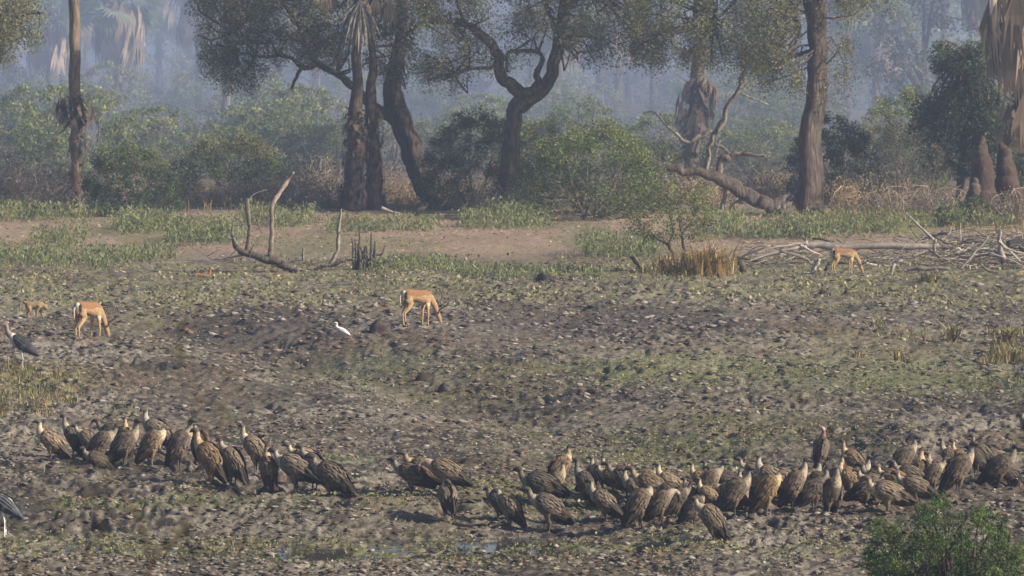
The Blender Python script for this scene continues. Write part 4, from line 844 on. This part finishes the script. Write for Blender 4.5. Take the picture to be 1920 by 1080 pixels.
# herbs, grass (stuff) and tussocks
def herbs():
    rng = np.random.default_rng(120); mb = MB(); spots = []
    def run(x0, x1, py, n, h, jit=7): 
        for _ in range(int(n * 1.5)): spots.append((rng.uniform(x0, x1), py + rng.normal() * jit * .6, h * rng.uniform(.7, 1.6)))
    run(-40, 210, 408, 60, .45); run(220, 330, 428, 46, .5); run(320, 450, 448, 56, .55); run(450, 590, 418, 44, .5); run(610, 820, 428, 46, .35); run(870, 1030, 425, 46, .5); run(930, 990, 412, 14, .6)
    run(-40, 200, 488, 56, .4, 14); run(60, 160, 452, 24, .4); run(1095, 1230, 478, 44, .55); run(1350, 1560, 446, 76, .5); run(1540, 1710, 440, 50, .5); run(820, 1120, 515, 40, .2); run(180, 320, 480, 26, .3); run(690, 860, 500, 26, .25); run(1700, 1900, 425, 30, .5, 10); run(1310, 1380, 430, 16, .5)
    for (px, py, h) in spots:
        Y = CAMZ * F / (py - HORIZON); x = (px - 960) / F * Y; z = float(macro(x, Y)); n = 34
        b = np.array([x, Y, z]) + rng.normal(size=(n, 3)) * np.array([.16, .16, 0]); t = rng.random(n)[:, None]; lean = rng.normal(size=(n, 3)) * np.array([.22, .22, 0]) * h
        C = b + lean * t + np.array([0, 0, 1]) * h * t; A = unit(rng.normal(size=(n, 3)) * .6 + np.array([0, 0, 1.])); B = unit(np.cross(A, rng.normal(size=(n, 3))))
        col = [(.21, .24, .10), (.18, .21, .09), (.25, .275, .135), (.15, .175, .08)][rng.integers(4)]; L = rng.uniform(.09, .2, n); leaves(mb, C, A, B, L, L * .26, vary(rng, col, n, .2))
    tag(mb.build('green_herbs', M_LEAF), 'low pale green herbs in drifts below the trees', None, None, 'stuff')
herbs()
def blades(mb, rng, x, y, n, h, sp, cols, w=.009):
    z = hgt(np.array([x]), np.array([y]))[0]
    for _ in range(n):
        a = rng.uniform(0, 6.28); b = np.array([x + rng.normal() * sp * .4, y + rng.normal() * sp * .4, z - .02]); L = h * rng.uniform(.5, 1.2); d = np.array([math.cos(a), math.sin(a), 0]) * rng.uniform(.05, 1.1)
        m = b + d * L * .35 + np.array([0, 0, L * .6]); t = b + d * L + np.array([0, 0, L * rng.uniform(.55, 1)]); s = np.array([-math.sin(a), math.cos(a), 0]) * w * rng.uniform(.6, 1.5); s = s + np.array([w * .5, 0, 0])
        mb.add([b - s, b + s, m + s * .8, m - s * .8, t], [(0, 1, 2, 3)], [(3, 2, 4)], np.clip(np.array(cols[rng.integers(len(cols))]) * rng.uniform(.7, 1.3), .01, .8))
STRAW = [(.40, .30, .15), (.34, .27, .14), (.27, .24, .11), (.46, .36, .20)]; GRN = [(.15, .18, .06), (.19, .20, .08)]
def grass():
    rng = np.random.default_rng(130); mb = MB()
    for _ in range(95):
        px, py = rng.uniform(-60, 120), rng.uniform(690, 785); k = rng.random()
        x, y = gp(px + (py - 690) * .5 * (k > .6), py); blades(mb, rng, x, y, int(rng.uniform(8, 26)), rng.uniform(.14, .42) * (1 if px < 60 else .7), .35, (STRAW if rng.random() < .4 else GRN) + GRN + STRAW[:2], .007)
    for _ in range(45):
        x, y = gp(rng.uniform(40, 270), rng.uniform(715, 795)); blades(mb, rng, x, y, 9, .13, .5, STRAW + GRN + GRN, .007)
    for _ in range(90):
        x, y = gp(rng.uniform(1200, 1380), rng.uniform(500, 530)); blades(mb, rng, x, y, 8, .2, .4, STRAW + GRN)
    for _ in range(110):
        x, y = gp(rng.uniform(1640, 1960), rng.uniform(600, 650)); blades(mb, rng, x, y, 7, .15, .35, STRAW + GRN)
    for _ in range(50):
        x, y = gp(rng.uniform(1860, 1960), rng.uniform(630, 690)); blades(mb, rng, x, y, 16, .28, .3, STRAW + GRN)
    for _ in range(160):
        x, y = gp(rng.uniform(-60, 1960), rng.uniform(500, 560)); blades(mb, rng, x, y, 6, .12, .3, STRAW + GRN)
    for _ in range(100):
        x, y = gp(rng.uniform(1550, 1760), rng.uniform(395, 425)); blades(mb, rng, x, y, 12, .45, .3, STRAW)
    for _ in range(60):
        x, y = gp(rng.uniform(1750, 1960), rng.uniform(405, 445)); blades(mb, rng, x, y, 12, .4, .3, STRAW + GRN)
    for _ in range(60):
        x, y = gp(rng.uniform(300, 500), rng.uniform(375, 400)); blades(mb, rng, x, y, 10, .5, .3, STRAW)
    for _ in range(40):
        x, y = gp(rng.uniform(740, 840), rng.uniform(370, 395)); blades(mb, rng, x, y, 10, .5, .3, STRAW)
    tag(mb.build('tall_grass', M_DRY), 'straw-coloured and green grass in loose stands', None, None, 'stuff')
grass()
def tussock(px, py, n, h, sp, cols, label, seed):
    rng = np.random.default_rng(seed); x, y = gp(px, py); mb = MB(); blades(mb, rng, x, y, n, h, sp, cols, .014); o = mb.build('grass_tussock', M_DRY); tag(o, label, 'grass tussock')
tussock(1325, 518, 420, 1.0, .75, [(.50, .33, .13), (.42, .29, .12), (.36, .27, .11), (.30, .24, .09)], 'big golden dry grass tussock beside the thin sapling', 141)
tussock(1262, 515, 200, .7, .7, [(.42, .30, .14), (.30, .25, .12)], 'smaller buff grass tussock under the thin sapling', 142)
tussock(1740, 532, 110, .32, .26, GRN + STRAW[:1], 'small round green tussock in front of the driftwood', 143)
for i, (px, py, n, h) in enumerate([(1650, 618, 22, .35), (1688, 678, 26, .36), (1785, 645, 60, .6), (1890, 650, 80, .5), (1905, 684, 40, .4), (1610, 672, 46, .2)]):
    tussock(px, py, n, h, .16, STRAW + GRN[:1], f'sparse straw tuft on the mud at right, {nth([3, 4, 1, 2, 5, 6].index(i + 1) + 1 if 0 else i + 1)} counted from the driftwood side', 150 + i)

# thin sapling by the golden tussock
sap_rng = np.random.default_rng(160)
def sapling():
    rng = sap_rng; Y = 155.5; root = thing('sapling', 'thin sapling with sparse feathery foliage beside golden grass', 'sapling', tuple(np.array([at(1275, 522, Y)[0], Y, float(macro(4.6, Y))]))); mb = MB(); tips = []
    for pts in [[(1284, 524, 4), (1283, 480, 3.2), (1278, 440, 2.6), (1272, 400, 2), (1262, 360, 1.2)], [(1270, 522, 4.5), (1262, 480, 4), (1255, 460, 3.5), (1262, 435, 2.6), (1255, 400, 1.8), (1240, 370, 1)], [(1255, 460, 3), (1235, 450, 2), (1215, 440, 1.3), (1200, 470, .8)],
                [(1284, 500, 1.6), (1292, 486, 1.6), (1296, 478, 1.4)], [(1278, 440, 2), (1300, 410, 1.3), (1310, 380, .8)]]:
        P, R = limb(mb, Y, pts, BARK, 6, rng); tips += P[1:]
    part(mb, 'trunk', M_BARK, root, True); ml = MB(); C = []
    for _ in range(120): C.append(at(rng.uniform(1175, 1330), rng.uniform(345, 448), Y + rng.uniform(-.9, .9)))
    foliage(ml, rng, C, rng.uniform(.15, .3, 120), 60, .065, GL + GO); part(ml, 'crown', M_LEAF, root)
sapling()

# termite mound
def termite():
    rng = np.random.default_rng(170); Y = 186.0; x0 = at(1855, 405, Y)[0]; root = thing('termite_mound', 'reddish-grey termite mound with two tall spires', 'termite mound', (x0, Y, float(macro(x0, Y))))
    def spire(name, pts, dy=0):
        mb = MB(); P = [at(p[0], p[1], Y + dy) for p in pts]; R = [p[2] / ppm(Y) for p in pts]; P, R = smooth_path(P, R, 3); P = P + rng.normal(size=P.shape) * .022; R = R * rng.uniform(.9, 1.1, len(R)); tube(mb, P, R, 12, (.095, .07, .057), .5, rng, 2); part(mb, name, M_TERM, root, True)
    spire('spire', [(1846, 410, 40), (1844, 370, 27), (1842, 330, 20), (1840, 295, 15), (1839, 268, 9), (1839, 258, 3)]); spire('spire', [(1890, 410, 38), (1890, 370, 28), (1887, 330, 20), (1882, 295, 13), (1879, 276, 8), (1878, 270, 3)], .3)
    spire('mound_base', [(1860, 430, 78), (1861, 408, 62), (1860, 388, 48), (1858, 370, 34), (1857, 352, 20), (1856, 340, 4)], .5); spire('spire', [(1826, 400, 16), (1827, 370, 12), (1828, 348, 10), (1829, 336, 5)], -.4)
termite()

# ------------------------------------------------------------------ dead wood
GREY, PALE, DARKW = (.20, .175, .155), (.40, .36, .32), (.085, .07, .06)
def dead(name, label, cat, Y0, limbs, base, col=GREY, group=None):
    x = at(base[0], base[1], Y0)[0]; root = thing(name, label, cat, (x, Y0, float(macro(x, Y0))), 0, group); rng = np.random.default_rng(int(base[0]))
    for k, (nm, pts) in enumerate(limbs):
        if k < 8:
            mt = MB(); P = smooth_path([at(p[0], p[1], Y0) for p in pts], [1] * len(pts), 3)[0]; twigs_from(mt, rng, P, 5, .45, .012, np.array(col) * .8); tag(part(mt, 'twigs', M_WOOD, root), kind='stuff')
        mb = MB(); c = col if len(pts[0]) < 5 else pts[0][4]; limb(mb, Y0, [(p[0], p[1], p[2] * .82, *p[3:]) for p in pts], c, 11, rng, .34); part(mb, nm, M_BARK if nm == 'trunk' else M_WOOD, root, True)
    return root
dead('fallen_tree', 'fallen dark trunk with bare crooked branches rising from it', 'fallen tree', 191,
  [('trunk', [(1468, 389, 14, 0, (.12, .098, .082)), (1456, 391, 18), (1440, 385, 19), (1410, 372, 20), (1375, 350, 18), (1340, 332, 16), (1305, 322, 12), (1270, 318, 11), (1240, 312, 10)]),
   ('root', [(1452, 386, 14), (1466, 374, 8), (1478, 366, 2)]), ('root', [(1452, 394, 13), (1470, 399, 7), (1486, 407, 2)]), ('root', [(1452, 390, 13), (1474, 386, 8), (1484, 378, 3)]), ('root', [(1450, 392, 10), (1464, 402, 6), (1472, 412, 2)]),
   ('branch', [(1345, 330, 9, 0, (.17, .14, .115)), (1352, 305, 8), (1368, 292, 8), (1385, 288, 5), (1405, 290, 5), (1435, 292, 3)]), ('branch', [(1368, 290, 6), (1355, 278, 5), (1340, 270, 3.5)]),
   ('branch', [(1325, 325, 8), (1328, 290, 7), (1335, 255, 7), (1352, 235, 8), (1366, 195, 6), (1385, 170, 6), (1393, 140, 5), (1398, 125, 3)]), ('branch', [(1335, 246, 6), (1310, 258, 6), (1285, 266, 5), (1268, 252, 3.5), (1245, 230, 2.5), (1225, 210, 2), (1205, 212, 1.2)]), ('branch', [(1388, 176, 3, 0, PALE), (1410, 184, 2.6), (1440, 196, 1.8)]),
   ('branch', [(1350, 300, 4), (1342, 290, 3), (1350, 262, 2)]), ('branch', [(1360, 345, 6), (1358, 370, 5), (1352, 398, 4)]), ('branch', [(1395, 370, 4), (1372, 385, 3.5), (1366, 402, 3)])], (1420, 398))
dead('fallen_branch', 'fallen dead branch with two broken uprights on the sandy flat', 'fallen branch', 156,
  [('trunk', [(436, 452, 4, 0, (.12, .10, .088)), (444, 465, 8), (460, 474, 10), (490, 483, 11), (520, 492, 12), (545, 503, 11), (560, 512, 7)]), ('upright', [(462, 474, 6, 0, (.17, .14, .115)), (466, 440, 5), (464, 405, 5.5), (465, 372, 5)]),
   ('upright', [(506, 480, 8, 0, (.18, .15, .12)), (510, 450, 6.5), (509, 410, 6.5), (515, 375, 7), (535, 345, 6, 1), (550, 322, 4, 1)]), ('twig', [(444, 462, 5), (436, 440, 3.5), (437, 418, 2)]), ('twig', [(470, 474, 3), (480, 455, 2), (492, 440, 1.2)]), ('twig', [(455, 478, 3), (430, 482, 2.4), (400, 486, 1.6), (385, 478, 1)]), ('twig', [(550, 505, 5), (570, 508, 3.5), (585, 512, 2)])], (545, 512))
dead('fallen_branch', 'curved dead branch bending upward left of the upright stick clump', 'fallen branch', 157,
  [('trunk', [(588, 506, 4, 0, (.14, .115, .1)), (610, 500, 6), (632, 492, 7), (648, 486, 5), (668, 487, 3)]), ('upright', [(618, 496, 5), (632, 470, 5), (634, 440, 4.5), (637, 415, 3.5), (640, 392, 2)]), ('upright', [(568, 490, 3.5), (568, 478, 3.2), (569, 465, 2.6)])], (610, 508))
def stick_clump():
    rng = np.random.default_rng(180); Y = 157.5; x = at(682, 508, Y)[0]; root = thing('stick_clump', 'clump of dark upright dead sticks on the sandy flat', 'dead shrub', (x, Y, float(macro(x, Y))))
    for k in range(17):
        b = rng.uniform(662, 700); mb = MB(); h = rng.uniform(430, 478); dx = rng.normal() * 7; limb(mb, Y, [(b, 508, 3, rng.uniform(-.3, .3)), (b + dx * .4, (508 + h) / 2, 2.6), (b + dx, h, 1.4)], (.085, .072, .063), 5, rng); part(mb, 'stick', M_WOOD, root)
    for pts in [[(690, 488, 3), (705, 478, 2.6), (716, 476, 2), (722, 460, 1)], [(668, 485, 3), (648, 487, 2), (630, 486, 1)], [(695, 505, 2), (720, 492, 1.6), (745, 488, 1)]]:
        mb = MB(); limb(mb, Y, pts, (.1, .085, .075), 5, rng); part(mb, 'stick', M_WOOD, root)
    ml = MB(); foliage(ml, rng, [at(rng.uniform(655, 730), rng.uniform(475, 505), Y + rng.uniform(-.4, .4)) for _ in range(22)], np.full(22, .18), 14, .06, GO); part(ml, 'leaves', M_LEAF, root)
stick_clump()
# driftwood pile on the right: every log a thing of its own
LOGS = [('long pale grey log lying across the back of the driftwood pile', [(1505, 462, 9), (1530, 460, 9), (1600, 463, 9), (1700, 462, 8), (1760, 462, 7)], 160, (.24, .215, .195)),
 ('pale splayed root at the left end of the long grey log, lowest', [(1512, 462, 6), (1480, 468, 4.5), (1440, 478, 4), (1395, 492, 2)], 159, PALE), ('pale splayed root at the left end of the long grey log, uppermost', [(1515, 455, 6), (1480, 460, 4), (1450, 465, 3), (1418, 475, 2)], 159.5, PALE),
 ('short pale prong pointing down right below the long log', [(1500, 460, 4), (1520, 470, 4), (1542, 479, 2)], 158, PALE), ('pale splayed root reaching down left', [(1508, 462, 5), (1490, 472, 4), (1470, 482, 2)], 158.5, PALE),
 ('thin bare pole leaning up left above the driftwood', [(1750, 450, 4), (1730, 430, 3), (1712, 412, 2.4), (1697, 398, 1.5)], 162, PALE), ('short pale stake standing on the driftwood pile', [(1751, 472, 6), (1752, 460, 6), (1755, 450, 4)], 158, PALE),
 ('forked pale stick standing up in the driftwood', [(1765, 450, 5), (1778, 440, 4), (1783, 425, 2)], 161, PALE), ('thin upright pale stick behind the driftwood', [(1801, 452, 2), (1801, 436, 2), (1801, 418, 1.4)], 162, PALE),
 ('slim pale branch leaning right in the driftwood', [(1800, 505, 5), (1822, 480, 4), (1840, 460, 3), (1853, 444, 2)], 157, PALE), ('thick pale stump post near the right edge', [(1880, 485, 10), (1877, 465, 7), (1874, 445, 6), (1876, 430, 5)], 158, PALE),
 ('pale branch slanting down right from the stump post', [(1872, 452, 4), (1890, 468, 4), (1912, 490, 3)], 157, PALE), ('pale branch running off the right edge', [(1880, 462, 3.5), (1905, 472, 3), (1940, 480, 2.5)], 156.5, PALE),
 ('long low curved log in front of the driftwood', [(1565, 521, 3), (1620, 518, 4), (1665, 514, 6), (1700, 506, 7), (1740, 502, 7), (1780, 503, 5)], 155, (.22, .19, .17)), ('bent pale branch like an elbow on the low log', [(1672, 521, 4), (1672, 505, 5), (1680, 492, 5), (1692, 488, 3)], 154, PALE),
 ('pale leaning stub behind the grazing impala', [(1526, 506, 6), (1532, 494, 7), (1537, 487, 5)], 154, PALE), ('dark leaning stub beside the grazing impala', [(1547, 508, 4), (1552, 500, 5), (1556, 493, 4)], 153.5, DARKW), ('dark broken stump beside the golden tussock', [(1390, 520, 7), (1392, 505, 8), (1388, 494, 8)], 155, DARKW),
 ('dark leaning plank-like stub left of the sapling', [(1206, 510, 4), (1196, 496, 5), (1184, 482, 5)], 156, DARKW), ('pale stick below the dark leaning stub', [(1205, 520, 2.4), (1190, 508, 2.4), (1172, 495, 1.6)], 155, PALE), ('pale curved branch at the right edge foreground of the driftwood', [(1868, 512, 3), (1850, 505, 4), (1838, 495, 3)], 155, GREY),
 ('straw-coloured broken frond at the right edge', [(1880, 525, 4), (1905, 515, 5), (1935, 506, 4)], 155, (.40, .31, .18)), ('heap log dark at the right edge', [(1890, 462, 14), (1930, 455, 16), (1970, 452, 14)], 160, DARKW), ('white fallen twig at the foot of the twin palms', [(715, 390, 6), (740, 398, 3), (755, 402, 2)], 192, PALE),
 ('dark lump of root at the foot of the leaning tree', [(775, 402, 6), (785, 396, 9), (796, 388, 5), (802, 382, 2)], 191, DARKW), ('dark pointed root snag right of the leaning tree', [(818, 395, 3), (826, 388, 4), (836, 376, 2)], 191, DARKW), ('pale bare stick in the brush left of the twin palms', [(598, 335, 1.4), (600, 320, 1.6), (594, 310, 1.6), (598, 292, 1)], 196, PALE), ('curved white twig over the fallen branch', [(468, 372, 1.4), (480, 362, 1.6), (500, 356, 1)], 157, PALE)]
for lab, pts, Y0, c in LOGS:
    mb = MB(); rng = np.random.default_rng(int(pts[0][0])); base = at(pts[0][0], pts[0][1], Y0); limb(mb, Y0, [(p[0], p[1], p[2] * (.72 if p[2] < 8 else .95)) for p in pts], np.array(c) * .85, 8, rng, .4)
    mb.v = [v - base for v in mb.v]; o = mb.build('driftwood_log' if pts[0][0] > 1380 else 'dead_stick', M_WOOD, None, True); o.location = base; tag(o, lab, 'log' if pts[0][0] > 1380 else 'stick')
def pile():
    rng = np.random.default_rng(190)
    for i, px in enumerate(np.sort(np.concatenate([rng.uniform(1640, 1930, 60), rng.uniform(1400, 1640, 14), rng.uniform(1780, 1930, 20)]))):
        py = rng.uniform(462, 508); Y = CAMZ * F / (py - HORIZON); a = rng.normal() * .32; L = rng.uniform(.5, 1.6); d = np.array([math.cos(a), rng.normal() * .5, .0]); z0 = float(macro((px - 960) / F * Y, Y)) + rng.uniform(.03, .45 if px > 1680 else .12)
        c = np.array([(px - 960) / F * Y, Y, z0]); s = rng.normal() * .17; r = .014 + .045 * rng.random() ** 2; mb = MB(); tube(mb, [-d * L / 2 + np.array([0, 0, -s * L]), rng.normal(size=3) * .09, d * L / 2 + np.array([0, 0, s * L])], [r, r * .9, r * .45], 6, [GREY, PALE, DARKW, (.16, .135, .115)][rng.integers(4)], .2, rng, 3)
        o = mb.build('driftwood_stick', M_WOOD, None, True); o.location = c; tag(o, f'stick lying in the driftwood heap, {nth(i + 1)} from left', 'stick', 'sticks of the driftwood heap')
    for i, (px, py, r, lab) in enumerate([(1027, 533, .26, 'dark rounded lump of dung at the edge of the turf'), (1548, 552, .16, 'dark clod left of the pointed clod below the driftwood'), (1592, 555, .13, 'dark pointed clod below the driftwood'), (722, 628, .26, 'dark heap of earth between the egret and the middle impala'), (962, 540, .1, 'small dark clod left of the rounded lump'), (800, 717, .24, 'dark clod beside a hole in the mud flat'), (838, 735, .16, 'grey pointed clod below the dark hole')]):
        x, y = gp(px, py); mb = MB(); n = 9; P = [(0, 0, -.1), (0, 0, r * .1), (r * .15, 0, r * .25), (r * .3, 0, r * .38), (r * .5, 0, r * .48)]; tube(mb, P, [r * 1.25, r * 1.05, r * .75, r * .4, r * .1], 12, (.06, .052, .046), .8, rng, 3)
        o = mb.build('mud_clod', M_TERM, None, True); o.location = on_ground(x, y); tag(o, lab, 'clod')
pile()
def brushwood():
    rng = np.random.default_rng(191); mb = MB()
    for _ in range(520):
        px = rng.choice([rng.uniform(1650, 1960), rng.uniform(1760, 1960), rng.uniform(1400, 1640)], p=[.5, .35, .15]); py = rng.uniform(458, 506); Y = CAMZ * F / (py - HORIZON); x = (px - 960) / F * Y
        z = float(macro(x, Y)) + rng.random() ** 1.5 * (.55 if px > 1680 else .12); a = rng.normal() * .6; L = rng.uniform(.25, .9); d = np.array([math.cos(a) * rng.choice([-1, 1]), rng.normal() * .4, math.sin(a) * .5]) * L / 2; c = np.array([x, Y, max(z, .05)]); r = rng.uniform(.006, .015)
        tube(mb, [c - d, c + rng.normal(size=3) * .05, c + d], [r, r, r * .5], 4, np.array([GREY, DARKW, PALE, (.14, .12, .1)][rng.integers(4)]) * rng.uniform(.7, 1.2), 0, None, 1)
    tag(mb.build('brushwood', M_WOOD), 'tangle of thin grey twigs filling the driftwood heap', None, None, 'stuff')
brushwood()

# ------------------------------------------------------------------ near plants
def front_bush():
    rng = np.random.default_rng(200); Y = 70.0; x0 = at(1800, 1080, Y)[0]; root = thing('bush', 'bright green leafy bush with dark bare twigs at bottom right foreground', 'bush', (x0, Y, float(macro(x0, Y)))); ms, ml = MB(), MB()
    C = []
    for _ in range(640):
        px = rng.uniform(1625, 1950); top = 962 + 80 * ((px - 1765) / 170) ** 2 + 22 * math.sin(px * .06) + 18 * math.sin(px * .17); C.append(at(px, rng.uniform(min(top, 1075), 1240), Y + rng.uniform(-.9, .9)))
    base = np.array([x0, Y, 0])
    for c in C[::5]: tube(ms, [base + rng.normal(size=3) * np.array([.25, .2, 0]), (base + c) / 2 + rng.normal(size=3) * .08, c], [.02, .014, .005], 5, (.07, .055, .045), 0, None, 2)
    for pts in [[(1770, 1080, 5), (1790, 1010, 4), (1818, 962, 2)], [(1700, 1050, 4), (1675, 1015, 3.5), (1655, 985, 2)], [(1745, 1010, 3), (1725, 975, 2.6), (1715, 945, 1.6)], [(1762, 1005, 3), (1745, 975, 2.2), (1722, 935, 1.4)], [(1865, 1060, 3), (1875, 1000, 2.4), (1884, 965, 1.4)], [(1838, 1040, 3), (1852, 1005, 2.4), (1862, 985, 1.6)], [(1890, 1020, 2.4), (1895, 990, 1.6)], [(1700, 1000, 3), (1675, 990, 2.4), (1655, 985, 1.2)], [(1764, 960, 1.6), (1766, 930, 1.2)], [(1900, 1050, 3), (1915, 1020, 2)]]:
        limb(ms, Y, [(*p, 0) for p in pts], (.06, .046, .036), 6, rng)
    part(ms, 'stems', M_BARK, root, True); foliage(ml, rng, C, rng.uniform(.07, .17, len(C)), 80, .045, [(.10, .155, .045), (.075, .125, .037), (.135, .19, .06), (.055, .09, .03)], aspect=.35); part(ml, 'foliage', M_LEAF, root)
front_bush()
def near_weed(label, Y, stems, seed, leafc):
    rng = np.random.default_rng(seed); x0 = at(stems[0][0][0], stems[0][0][1], Y)[0]; root = thing('weed', label, 'weed', (x0, Y, float(macro(x0, Y)))); ms, ml = MB(), MB()
    foot = np.array(root.location)
    for st in stems:
        P = [foot + rng.normal(size=3) * np.array([.03, .03, 0])] + [at(p[0], p[1], Y + rng.normal() * .04) for p in st]; R = [.006] + [.0032] * (len(st) - 1) + [.0015]; tube(ms, P, R, 5, (.13, .09, .065), 0, None, 3)
        for p in P[2:]:
            n = 7; C = p + rng.normal(size=(n, 3)) * .02; A, B = rand_axes(rng, n); L = rng.uniform(.015, .03, n); leaves(ml, C, A, B, L, L * .55, vary(rng, leafc, n))
    part(ms, 'stems', M_BARK, root); part(ml, 'leaves', M_LEAF, root)
near_weed('out-of-focus brown weed stems with small green leaves at bottom left', 20, [[(150, 1100), (190, 1000), (170, 930), (140, 880)], [(170, 1110), (175, 1020)], [(270, 1120), (280, 1050), (270, 1010)], [(280, 1120), (250, 960), (215, 905), (205, 875)], [(60, 1120), (40, 1040)], [(250, 1120), (370, 960), (420, 760), (425, 545)], [(255, 1120), (340, 1000), (385, 800), (340, 660), (352, 548)]], 211, (.16, .17, .06))
near_weed('out-of-focus leafy twig at the right edge', 22, [[(2000, 1100), (1960, 950), (1930, 850), (1905, 810)], [(1990, 1080), (1950, 900), (1915, 840)]], 212, (.15, .17, .07))

# ------------------------------------------------------------------ air: thin haze everywhere, smoke drifting behind the tree line
hz = box_mesh('haze', (-2600, -100, -4), (2600, 2650, 27), volume_mat('haze_air', .00055, (.50, .65, 1.0))); tag(hz, 'thin blue morning haze over the whole place', None, None, 'stuff')
sm = box_mesh('smoke', (-160, 213, -3), (160, 540, 24), volume_mat('smoke_air', .0047, (.52, .66, 1.0))); tag(sm, 'blue smoke drifting among the palms behind the tree line', None, None, 'stuff')
